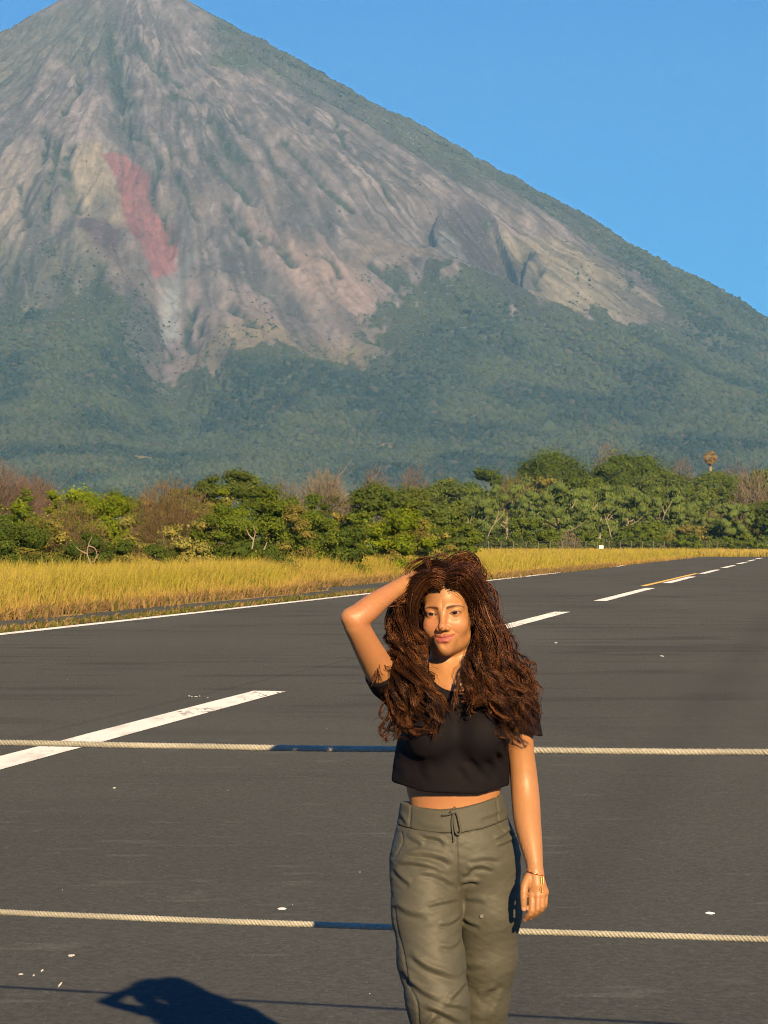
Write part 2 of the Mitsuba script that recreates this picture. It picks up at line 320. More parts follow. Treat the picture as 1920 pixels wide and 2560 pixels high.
def scatter_forest():
    out = []
    n = 330000
    y = np.sqrt(rng.uniform(2300 ** 2, 7500 ** 2, n)); x = y * rng.uniform(-0.165, 0.165, n)
    ux, uy = x - VX, y - VY
    keep = np.hypot(ux, uy) < 5600
    ux, uy = ux[keep], uy[keep]
    cc = {k: v for k, v in covers(ux, uy).items() if k in ('forest', 'rim', 'shrub', 'shrub2', 'yellow', 'gpatch', 'gstreak', 'green', 'tan2', 'gpatch2')}
    clump = fb(ux / 70, uy / 90, 0, 3, 61); fine = fb(ux / 25, uy / 40, 0, 2, 62)
    clump2 = fb(ux / 34, uy / 110, 0, 4, 66)
    fo = wooded(ux, uy, cc['forest'])
    p = 0.80 * sstep(-8, 14, fo)
    p = np.maximum(p, 0.42 * sstep(-220, 0, cc['forest']) * sstep(.50, .60, clump2))
    p = np.maximum(p, 0.9 * sstep(-10, 40, cc['rim'] + 90 * (clump - 0.5)))
    p = np.maximum(p, 0.5 * sstep(-30, 30, cc['shrub']) * sstep(.48, .62, clump))
    p = np.maximum(p, 0.55 * sstep(-30, 30, cc['shrub2']) * sstep(.45, .62, clump))
    p = np.maximum(p, 0.20 * sstep(-10, 50, cc['yellow']) * sstep(.5, .65, clump))
    p = np.maximum(p, 0.18 * sstep(-10, 50, cc['tan2']) * sstep(.52, .65, clump))
    p = np.maximum(p, 0.5 * np.maximum(sstep(-10, 10, cc['gpatch']), sstep(-10, 10, cc['gpatch2'])))
    p = np.maximum(p, 0.3 * sstep(-10, 20, cc['gstreak']))
    p = np.maximum(p, 0.02 * sstep(900, 2000, np.hypot(ux, uy)) * sstep(.5, .62, fine))
    for Pc in CLEARINGS: p = p * (1 - .95 * sstep(-15, 10, in_poly(ux, uy, Pc)))
    near = sstep(-2600, -3600, uy)
    keep = rng.uniform(0, 1, len(ux)) < p * 0.31 * (1 + .8 * near)
    near = near[keep]; ux, uy, fo = ux[keep], uy[keep], cc['forest'][keep]
    deep = sstep(0, 120, fo)
    rad = (2.6 + 3.9 * deep) * (1 - .32 * near) * rng.lognormal(0, 0.28, len(ux)); hgt = rad * rng.uniform(0.7, 1.25, len(ux))
    v, f = dome_cloud(ux, uy, rad, hgt, rng)
    base = slope_height(ux, uy)
    v[..., 0] += VX; v[..., 1] += VY; v[..., 2] += base[:, None] - 0.5
    tone = rng.uniform(0, 1, len(ux)) * 0.42 + 0.58 * sstep(0.32, 0.68, fb(ux / 130, uy / 230, 0, 4, 63))
    dry = (rng.uniform(0, 1, len(ux)) < 0.05 + 0.14 * sstep(0.55, 0.8, fb(ux / 220, uy / 260, 0, 2, 64)) * sstep(-3000, -4200, uy))[:, None]
    lush = sstep(-3200, -4600, uy)[:, None]
    cl = np.array([.008, .020, .021]) * (1 - tone[:, None]) + np.array([.050, .068, .042]) * tone[:, None]
    cl = cl * (1 + 0.5 * lush)
    cl = np.where(dry, np.array([.050, .053, .042]) * (0.7 + 0.6 * tone[:, None]), cl)
    return v.reshape(-1, 3), f, np.repeat(cl, 9, 0)


v, f, cl = scatter_forest()
mat('far_leaves', {'type': 'mesh_attribute', 'name': 'vertex_color'}, 0.95, 0.0)
add('forest', (v, f), 'far_leaves', True, color=cl)
tag('forest', 'hazy green forest covering the foot and lower slopes of the volcano', 'forest', kind='stuff')

# ------------------------------------------------------------------ ground: one sheet to the horizon
RD = np.array([0.169, 1.0]) / math.hypot(0.169, 1.0)            # along the runway
RN = np.array([-RD[1], RD[0]])                                   # to its left
OFF = -6.3                                                        # x of the centre line level with the camera


def road(s, w):
    """Map point at s metres along the runway and w metres left of its centre line."""
    s, w = np.broadcast_arrays(np.asarray(s, float), np.asarray(w, float))
    return np.stack([OFF + s * RD[0] + w * RN[0], s * RD[1] + w * RN[1]], -1)


EDGE = 8.78                                                       # white edge line, left of the centre line


def soil(p, n, uv):
    a = fbm(p.x * 0.6, p.y * 0.15, 0, 3)
    return mix([.13, .09, .04], [.18, .13, .05], a)
mat('dry_soil', soil, 0.95, 0.1)
gxs = np.concatenate([-np.geomspace(4400, 30, 18), np.linspace(-25, 25, 6), np.geomspace(30, 4400, 18)])
gys = np.concatenate([[-400, -150], np.linspace(-40, 200, 25), np.geomspace(220, 9200, 30)])
GX, GY = np.meshgrid(gxs, gys, indexing='ij')
add('ground', (np.stack([GX, GY, 0 * GX - 0.012], -1).reshape(-1, 3), grid_faces(*GX.shape)), 'dry_soil')
tag('ground', 'flat field of dry soil under the tall grass', 'ground', kind='structure')


def asphalt(p, n, uv):
    along = p.x * float(RD[0]) + p.y * float(RD[1]); across = (p.x - OFF) * float(RN[0]) + p.y * float(RN[1])
    grain = noise(p.x * 120, p.y * 120, 3.0) * 0.5 + noise(p.x * 48, p.y * 40, 5.0) * 0.5
    blotch = fbm(p.x * 0.35, p.y * 0.22, 2.0, 3)
    sweep = fbm(p.x * 0.55, p.y * 1.6, 9.0, 3)
    sweep = smoothstep(0.52, 0.80, sweep)
    far = smoothstep(12.0, 40.0, p.y)
    seam = smoothstep(0.09, 0.0, dr.abs(across - 0.55 - 0.15 * noise(along * 0.08, 1.0))) * 0.13
    seam2 = smoothstep(0.5, 0.0, dr.abs(across + 5.2 - 0.5 * noise(along * 0.05, 4.0))) * 0.10
    scuff = smoothstep(0.70, 0.86, fbm(p.x * 2.2, p.y * 6.5, 7.0, 3)) * 0.28
    chip = smoothstep(0.84, 0.95, noise(p.x * 60, p.y * 60, 8.0)) * 0.40
    v = (0.70 + 0.56 * grain + chip) * (0.86 + 0.28 * blotch) * (1 - 0.27 * sweep * (0.15 + 0.85 * far)) * (1 - seam - seam2) * (1 + scuff * (1 - far))
    return mi.Color3f(0.0436, 0.0468, 0.0460) * v


scene['asphalt'] = two({'type': 'bumpmap', 'arbitrary': proc(lambda p, n, uv: noise(p.x * 110, p.y * 110, 1.0) * 0.6 + noise(p.x * 45, p.y * 45, 2.0) * 0.7, 2e-3), 'scale': 0.0035,
                        'bsdf': {'type': 'principled', 'base_color': proc(asphalt), 'roughness': 0.9, 'specular': 0.12}})


def strip(s0, s1, w0, w1, z, step=4.0):
    n = max(2, int((s1 - s0) / step) + 1)
    s = np.linspace(s0, s1, n)
    a, b = road(s, w0), road(s, w1)
    v = np.concatenate([np.stack([np.c_[a, np.full(n, z)], np.c_[b, np.full(n, z)]], 1).reshape(-1, 3)])
    i = np.arange(n - 1) * 2
    return v, np.stack([i, i + 1, i + 3, i + 2], 1)[:, ::-1]


def ragged(s0, s1, w0, w1, z, amp, seed, step=0.6):
    """A strip whose left border wanders."""
    n = int((s1 - s0) / step) + 1
    s = np.linspace(s0, s1, n)
    a = road(s, w0); b = road(s, w1 + amp * (fb(s / 3.0, 0, 0, 3, seed) - 0.5) * 2)
    v = np.stack([np.c_[a, np.full(n, z)], np.c_[b, np.full(n, z)]], 1).reshape(-1, 3)
    i = np.arange(n - 1) * 2
    return v, np.stack([i, i + 1, i + 3, i + 2], 1)[:, ::-1]


add('runway', strip(-60, 335, -26, EDGE + 0.25, 0.0), 'asphalt')
tag('runway', 'dark grey asphalt runway running away to the right', 'runway', kind='structure')
add('runway_shoulder', ragged(-60, 94, EDGE + 0.25, EDGE + 2.4, -0.002, 0.35, 71), 'asphalt')
add('runway_shoulder_patch', ragged(94.02, 126, EDGE + 0.25, EDGE + 3.9, -0.002, 0.2, 73), 'asphalt')
tag('runway_shoulder_patch', 'wider stretch of the worn asphalt shoulder', 'shoulder', kind='structure')
tag('runway_shoulder', 'narrow worn asphalt shoulder beyond the white edge line', 'shoulder', kind='structure')


def paint(p, n, uv):
    w = fbm(p.x * 7, p.y * 2.0, 1.0, 4)
    sp = noise(p.x * 60, p.y * 60, 4.0)
    bare = smoothstep(0.66, 0.74, noise(p.x * 26, p.y * 9, 6.0)) * smoothstep(.45, .7, fbm(p.x * 1.6, p.y * 0.5, 3.0, 3))
    return mix(mix([.60, .59, .565], [.38, .37, .34], smoothstep(0.52, 0.8, w) * 0.6 + smoothstep(.6, .9, sp) * 0.25), [.075, .073, .068], bare * 0.85)
mat('white_paint', paint, 0.6, 0.3)
mat('yellow_paint', lambda p, n, uv: mix([.55, .33, .06], [.38, .26, .09], fbm(p.x * 4, p.y * 1.5, 2.0, 3)), 0.7, 0.3)
# ------------------------------------------------------------------ runway markings
for k in range(9):
    s1 = 30.0 + 34.8 * k
    w = 0.0 + 0.0035 * (s1 - 30)
    n = numbered('centre_line_dash')
    s = np.linspace(s1 - 22.4, s1, 24)
    wob = 0.018 * (fb(s * 4.7, k * 3.0, 0, 2, 81) - 0.5)
    a, b = road(s, w + 0.19 + wob), road(s, w - 0.19 + wob)
    v = np.stack([np.c_[a, np.full(24, 0.004)], np.c_[b, np.full(24, 0.004)]], 1).reshape(-1, 3); i = np.arange(23) * 2
    add(n, (v, np.stack([i, i + 1, i + 3, i + 2], 1)[:, ::-1]), 'white_paint')
    where = ['lowest and longest, crossing behind the rope at the left', 'beside the hair of the woman at the right', 'third one along from the camera', 'fourth one along, right beside the yellow stripe',
             'fifth one along, just beyond the yellow stripe', 'sixth one along, near the right edge', 'seventh one along, tiny and far away', 'eighth one along, tiny at the right edge', 'ninth one along, farthest away'][k]
    tag(n, f'white painted centre line dash, {where}', 'road marking', 'centre line dashes of the runway')
v, f = strip(104, 148, 0.70, 0.95, 0.004)
add('yellow_stripe', (v, f), 'yellow_paint')
tag('yellow_stripe', 'thin yellow painted stripe running alongside the far white dashes', 'road marking')
add('edge_line', ragged(-60, 200, EDGE - 0.1, EDGE + 0.2, 0.004, 0.02, 72), 'white_paint')
tag('edge_line', 'long white painted line along the grassy edge of the runway', 'road marking')

# ------------------------------------------------------------------ grass
rng = np.random.default_rng(11)


def blades(P, h, wid, lean, c0, c1, rng):
    n = len(P); a = rng.uniform(0, 6.28, n); d = np.stack([np.cos(a), np.sin(a), 0 * a], 1)
    la = rng.normal(0.5, 1.2, n); L = np.stack([np.cos(la), np.sin(la), 0 * la], 1) * (lean * h)[:, None]
    up = np.array([0, 0, 1.0])
    b0, b1 = P - d * wid[:, None] / 2, P + d * wid[:, None] / 2
    m = P + up * (0.6 * h)[:, None] + L * 0.35
    m0, m1 = m - d * wid[:, None] * 0.42, m + d * wid[:, None] * 0.42
    t = P + up * h[:, None] + L
    v = np.stack([b0, b1, m0, m1, t], 1).reshape(-1, 3)
    f = (np.array([[0, 1, 3], [0, 3, 2], [2, 3, 4]])[None] + 5 * np.arange(n)[:, None, None]).reshape(-1, 3)
    cm = c0 * 0.62 + c1 * 0.38
    return v, f, np.stack([c0, c0, cm, cm, c1], 1).reshape(-1, 3)


def grass_edge(s):
    return np.where(s < 92, 11.55, np.where(s < 124, 12.9, 9.35 - np.clip((s - 160) / 60, 0, 1) * 0.6)) + 0.9 * (fb(s / 2.6, 0, 0, 3, 91) - 0.5)


def grass_band(n, s0, s1, depth, hmean, wid, rng, pw):
    s = rng.uniform(s0, s1, n); dpt = depth * rng.uniform(0, 1, n) ** pw
    P = np.c_[road(s, grass_edge(s) + dpt), np.zeros(n)]
    cl = fb(s / 1.1, dpt / 1.1, 0, 3, 92); big = fb(s / 7, dpt / 9, 0, 3, 93)
    rise = 0.35 + 0.65 * sstep(0.0, 1.8, dpt)
    h = np.minimum(hmean * rise * (0.55 + 0.7 * cl + 0.25 * big) * rng.lognormal(0, 0.17, n), 1.02 + .26 * rng.uniform(0, 1, n) ** 2) * np.where(rng.uniform(0, 1, n) < .05, 1.22, 1)
    green = (np.clip(0.62 + 2.4 * (cl - 0.5) + 0.5 * rng.normal(0, 0.5, n) + 0.3 * sstep(.4, 1.6, dpt), 0, 1) * sstep(0.15, 0.9, dpt + .3 * big))[:, None]
    straw, lush = np.array([.34, .215, .085]), np.array([.235, .26, .020])
    c0 = (straw * 0.8 * (1 - green) + lush * green) * rng.uniform(0.75, 1.2, (n, 1))
    gold = np.where((rng.uniform(0, 1, n) < 0.3)[:, None], [.50, .32, .115], [.46, .345, .075])
    c1 = (gold * (1 - 0.30 * green) + lush * 0.30 * green) * rng.uniform(0.8, 1.2, (n, 1))
    return blades(P, h, wid * rng.uniform(0.6, 1.3, n), rng.uniform(0.1, 0.5, n), c0, c1, rng)


parts = [grass_band(56000, 24, 130, 4.0, 0.98, 0.022, rng, 1.0), grass_band(37000, 24, 140, 16, 1.02, 0.03, rng, 1.0),
         grass_band(26000, 124, 260, 7, 0.72, 0.05, rng, 1.1), grass_band(18000, 140, 300, 30, 0.85, 0.07, rng, 1.0), grass_band(20000, 250, 580, 60, 0.85, 0.12, rng, 1.2)]
n = 22000                                                          # the open field behind, of which only the tips show
fx, fy = rng.uniform(-5, 110, n), rng.uniform(120, 460, n)
ok = ((fx - OFF) * RN[0] + fy * RN[1] > 20) & (fx > 0.02 * fy + 1)
P = np.c_[fx, fy, 0 * fx][ok]; n = len(P)
parts.append(blades(P, rng.uniform(0.6, 1.05, n), rng.uniform(.08, .2, n), rng.uniform(.1, .4, n), np.tile([.30, .24, .05], (n, 1)), np.array([.47, .31, .07]) * rng.uniform(.8, 1.2, (n, 1)), rng))
n = 15000                                                          # beyond the end of the runway
P = np.c_[road(rng.uniform(333, 455, n), rng.uniform(-34, 12, n)), np.zeros(n)]
parts.append(blades(P, rng.uniform(0.45, 0.95, n), rng.uniform(.08, .18, n), rng.uniform(.1, .4, n), np.tile([.27, .23, .05], (n, 1)), np.array([.46, .34, .09]) * rng.uniform(.8, 1.2, (n, 1)), rng))
v, f = join([(a, b) for a, b, _ in parts]); cl = np.vstack([q for _, _, q in parts])
leafmat('grass_blade', {'type': 'mesh_attribute', 'name': 'vertex_color'}, 0.7)
add('tall_grass', (v, f), 'grass_blade', color=cl)
tag('tall_grass', 'tall golden and yellow green grass along the runway', 'grass', kind='stuff')
# low weeds and straw at the rim of the asphalt
n = 18000
s = rng.uniform(36, 190, n); big = fb(s / 4, 0, 0, 3, 95)
w = EDGE + 0.27 + np.abs(rng.normal(0, 0.22 + 0.35 * big, n))
far = s > 150
w = np.where(far, EDGE - 0.2 + rng.uniform(0, 1.3, n), w)
inner = rng.uniform(0, 1, n) < 0.5
w = np.where(inner & ~far, grass_edge(s) - np.abs(rng.normal(0, 0.35, n)) + 0.25, w)
P = np.c_[road(s, w), np.zeros(n)]
g = rng.uniform(0, 1, n)[:, None] < np.where(inner, 0.12, 0.6)[:, None]
cb = np.where(g, [.14, .15, .03], [.30, .20, .09]) * rng.uniform(.7, 1.2, (n, 1))
v, f, cl = blades(P, np.where(inner, rng.uniform(.08, .34, n), rng.uniform(0.03, 0.13, n)), rng.uniform(0.02, 0.06, n), rng.uniform(0.3, 1.2, n), cb * .8, cb, rng)
add('verge_weeds', (v, f), 'grass_blade', color=cl)
tag('verge_weeds', 'low dry weeds growing along the cracked rim of the asphalt', 'weeds', kind='stuff')

# ------------------------------------------------------------------ trees
leafmat('leaves', {'type': 'mesh_attribute', 'name': 'vertex_color'}, 0.45)
mat('bark', lambda p, n, uv: mix([.20, .15, .10], [.10, .07, .05], fbm(p.x * 3, p.y * 3, p.z * 1.2, 3)), 0.9, 0.1)
mat('pale_bark', lambda p, n, uv: mix([.30, .25, .19], [.18, .14, .10], fbm(p.x * 2, p.y * 2, p.z * 0.8, 3)), 0.85, 0.1)
mat('twigs', {'type': 'mesh_attribute', 'name': 'vertex_color'}, 0.9, 0.05)
ICO = trimesh.creation.icosphere(1); ICV, ICF = np.array(ICO.vertices), np.array(ICO.faces)
HUE = {'dark': (0.058, 0.089, 0.017), 'green': (0.082, 0.118, 0.016), 'bright': (0.118, 0.166, 0.013), 'olive': (0.158, 0.149, 0.038), 'pale': (0.185, 0.185, 0.048), 'feathery': (0.115, 0.163, 0.043),
       'flat': (0.077, 0.110, 0.025), 'blossom': (0.180, 0.145, 0.075), 'brown': (0.100, 0.070, 0.038), 'mauve': (0.096, 0.070, 0.058), 'grey': (0.132, 0.108, 0.080)}


def leaf_tris(p, nrm, size, col, rng, droop=0.0):
    n = len(p)
    u = np.cross(nrm, rng.normal(size=(n, 3))); u /= np.linalg.norm(u, axis=1, keepdims=True) + 1e-9
    w = np.cross(nrm, u)
    s = size * rng.uniform(0.6, 1.4, (n, 1))
    if droop: u = u * 0.5; w = np.tile([0, 0, -1.0], (n, 1)) * (0.6 + droop) + 0.3 * w
    v = np.stack([p - u * s * 0.5, p + u * s * 0.5, p + w * s], 1).reshape(-1, 3)
    return v, np.arange(3 * n).reshape(-1, 3), np.repeat(col, 3, 0)


def crown(H, W, bottom, kind, nl, leaf, rng, lobes=None, D=None):
    """Leaves on many lobes, each lobe with a rough core, in the box W x D x (bottom..H)."""
    D = D or W * 0.8
    hue = np.array(HUE[kind])
    k = lobes or max(12, int(13 + W * 1.3)) + (14 if kind == 'feathery' else 0)
    ch = H - bottom
    z01 = rng.beta(1.3, 1.15, k)
    if kind == 'flat': z01 = 0.15 + 0.85 * rng.beta(2.2, 1.1, k)
    prof = np.sqrt(np.clip(1 - (np.clip(z01 - 0.38, 0, 1) / 0.66) ** 2.2, 0.02, 1)) * (0.78 + 0.22 * sstep(0, 0.25, z01))
    a = rng.uniform(0, 6.28, k); rr = np.sqrt(rng.uniform(0.12, 1, k)) * prof
    rl = (0.095 + 0.085 * rng.uniform(0, 1, k)) * min(W, 1.5 * ch) * {'feathery': 0.70, 'flat': 1.3, 'dark': 1.25}.get(kind, 1.05)
    C = np.stack([np.cos(a) * rr * (W / 2 - 0.7 * rl), np.sin(a) * rr * (D / 2 - 0.6 * rl), bottom + rl * 0.4 + z01 * (ch - 1.45 * rl)], 1)
    sq = np.array([1, 1, {'flat': 0.62, 'feathery': 0.85}.get(kind, 0.8)])
    area = rl ** 2; which = rng.choice(k, nl, p=area / area.sum())
    dirs = rng.normal(size=(nl, 3)); dirs[:, 2] = np.abs(dirs[:, 2]) * 0.9 - 0.35 * rng.uniform(0, 1, nl); dirs[:, 1] -= 0.35
    dirs /= np.linalg.norm(dirs, axis=1, keepdims=True)
    rad = rl[which] * rng.uniform(0.62 if kind != 'feathery' else 0.45, 1.25 if kind != 'feathery' else 1.6, nl) * (0.85 + 0.35 * fb(dirs[:, 0] * 3 + which, dirs[:, 1] * 3, dirs[:, 2] * 3, 2, 5))
    p = C[which] + dirs * rad[:, None] * sq
    nrm = dirs + rng.normal(0, 0.55, (nl, 3)) + [0, -0.1, 0.25]; nrm /= np.linalg.norm(nrm, axis=1, keepdims=True)
    lobe_tone = rng.uniform(0.72, 1.25, k)
    col = hue * (lobe_tone[which] * rng.uniform(0.7, 1.35, nl))[:, None]
    col[:, 0] *= rng.uniform(0.85, 1.3, nl)
    v, f, cc = leaf_tris(p, nrm, leaf, col, rng, 0.5 if kind == 'feathery' else 0.0)
    cores = []
    for j in range(k):
        q = ICV * rl[j] * 0.66 * sq * rng.uniform(0.85, 1.1, (len(ICV), 1)) + C[j]
        cores.append((q, ICF))
    cv, cf = join(cores)
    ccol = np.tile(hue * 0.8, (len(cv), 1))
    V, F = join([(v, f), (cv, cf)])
    return V, F, np.vstack([cc, ccol])


def trunk_mesh(H, W, bottom, rng, lean=0.1, n=3, thick=None):
    r = thick or 0.02 * H + 0.05
    tip = np.array([rng.normal(0, lean) * H * 0.4, rng.normal(0, lean * .5) * H * 0.3, bottom + (H - bottom) * 0.35])
    P = spline([[0, 0, -0.1], tip * [0.25, .2, 0.35] + rng.normal(0, .04, 3) * H * .2, tip * [.7, .7, .7], tip], 9)
    out = [tube_mesh(P, np.linspace(r, r * 0.55, 9), 6)]
    for _ in range(n):
        b = P[rng.integers(4, 8)]
        e = b + np.array([rng.uniform(-.4, .4) * W, rng.uniform(-.25, .15) * W, rng.uniform(.15, .4) * (H - bottom * .6)])
        Q = spline([b, b * .5 + e * .5 + [0, 0, -.04 * H], e], 6)
        out.append(tube_mesh(Q, np.linspace(r * .5, r * .14, 6), 5))
    return join(out)


def bare_mesh(H, W, rng, hue, n1=7, base=0.25, twig=0.02, ntw=3400):
    """A leafless crown: limbs, branches and a haze of fine twigs. Returns (limbs, twigs with colours)."""
    fork = np.array([0, 0, base * H]); limbs = [tube_mesh(spline([[0, 0, -.1], [.02 * W, 0, .5 * base * H], fork], 6), np.linspace(.015 * H, .010 * H, 6), 6)]
    ends = []
    for _ in range(n1):
        a = rng.uniform(0, 6.28); el = rng.uniform(.15, 1.0)
        e = fork + np.array([np.cos(a) * W * .36 * np.sqrt(1 - el * el * .7), np.sin(a) * W * .3 * np.sqrt(1 - el * el * .7), (H - base * H) * (.25 + .55 * el)])
        Q = spline([fork, fork * .55 + e * .45 + [0, 0, .05 * H], e], 7); limbs.append(tube_mesh(Q, np.linspace(.007 * H, .0022 * H, 7), 4))
        for _ in range(5):
            b = Q[rng.integers(2, 7)]; d = (e - fork) / np.linalg.norm(e - fork) + rng.normal(0, .5, 3) + [0, 0, .25]
            g = b + d * rng.uniform(.1, .2) * H; ends.append((b, g)); limbs.append(tube_mesh(np.array([b, (b + g) / 2 + rng.normal(0, .012, 3) * H, g]), [.0026 * H, .002 * H, .001 * H], 3, False))
    d0 = rng.normal(size=(ntw, 3)); d0[:, 2] = np.abs(d0[:, 2]) + .05; d0 /= np.linalg.norm(d0, axis=1, keepdims=True)
    bump = 0.80 + 0.24 * fb(d0[:, 0] * 2.2 + 9, d0[:, 1] * 2.2, d0[:, 2] * 2.2, 3, int(rng.integers(99)))[:, None]
    rad = rng.uniform(.30, 1, (ntw, 1)) ** .6 * bump
    box = np.array([W / 2, W * .42, H - fork[2]])
    s = fork + d0 * box * rad
    d = d0 * [1, 1, 1.1] + rng.normal(0, .42, (ntw, 3)) + [0, 0, .25]; d /= np.linalg.norm(d, axis=1, keepdims=True)
    e = s + d * (rng.uniform(.05, .13, (ntw, 1)) * H)
    u = np.cross(d, [0, 1, 0.]); u /= np.linalg.norm(u, axis=1, keepdims=True) + 1e-9
    v = np.stack([s - u * twig, s + u * twig, e], 1).reshape(-1, 3)
    return join(limbs), (v, np.arange(3 * ntw).reshape(-1, 3), np.repeat(np.array(hue) * rng.uniform(.65, 1.35, (ntw, 1)), 3, 0))


def tree(name, kind, x, y, H, W, label, seed, group=None, cat='tree', bottom=0.12, dense=1.0, bark='bark', trunk=True, D=None):
    key = numbered(name); g = np.random.default_rng(seed); at = np.array([x, y, 0.0])
    app = W * H / y ** 2 * 6.5e6 / 2.5 ** 2 * 1.04                      # its size in the picture
    if kind in ('brown', 'mauve', 'grey'):
        limbs, (v, f, c) = bare_mesh(H, W, g, HUE[kind], ntw=int(np.clip(app * 1.1 * dense, 600, 11000)), twig=0.22 * y / 2600, base=bottom)
        add(key + '__trunk', (limbs[0] + at, limbs[1]), bark)
        add(key + '__twigs', (v + at, f), 'twigs', color=c); tag(key + '__twigs', kind='stuff')
    else:
        v, f, c = crown(H, W, bottom * H, kind, int(np.clip(app * 2.9 * dense, 700, 14000)), 1.9 * y / 2600 * (1.25 if kind == 'pale' else 1.0), g, D=D)
        add(key + '__crown', (v + at, f), 'leaves', color=c)
        if trunk:
            v, f = trunk_mesh(H, W, bottom * H, g); add(key + '__trunk', (v + at, f), bark)
    tag(key, label, cat, group)


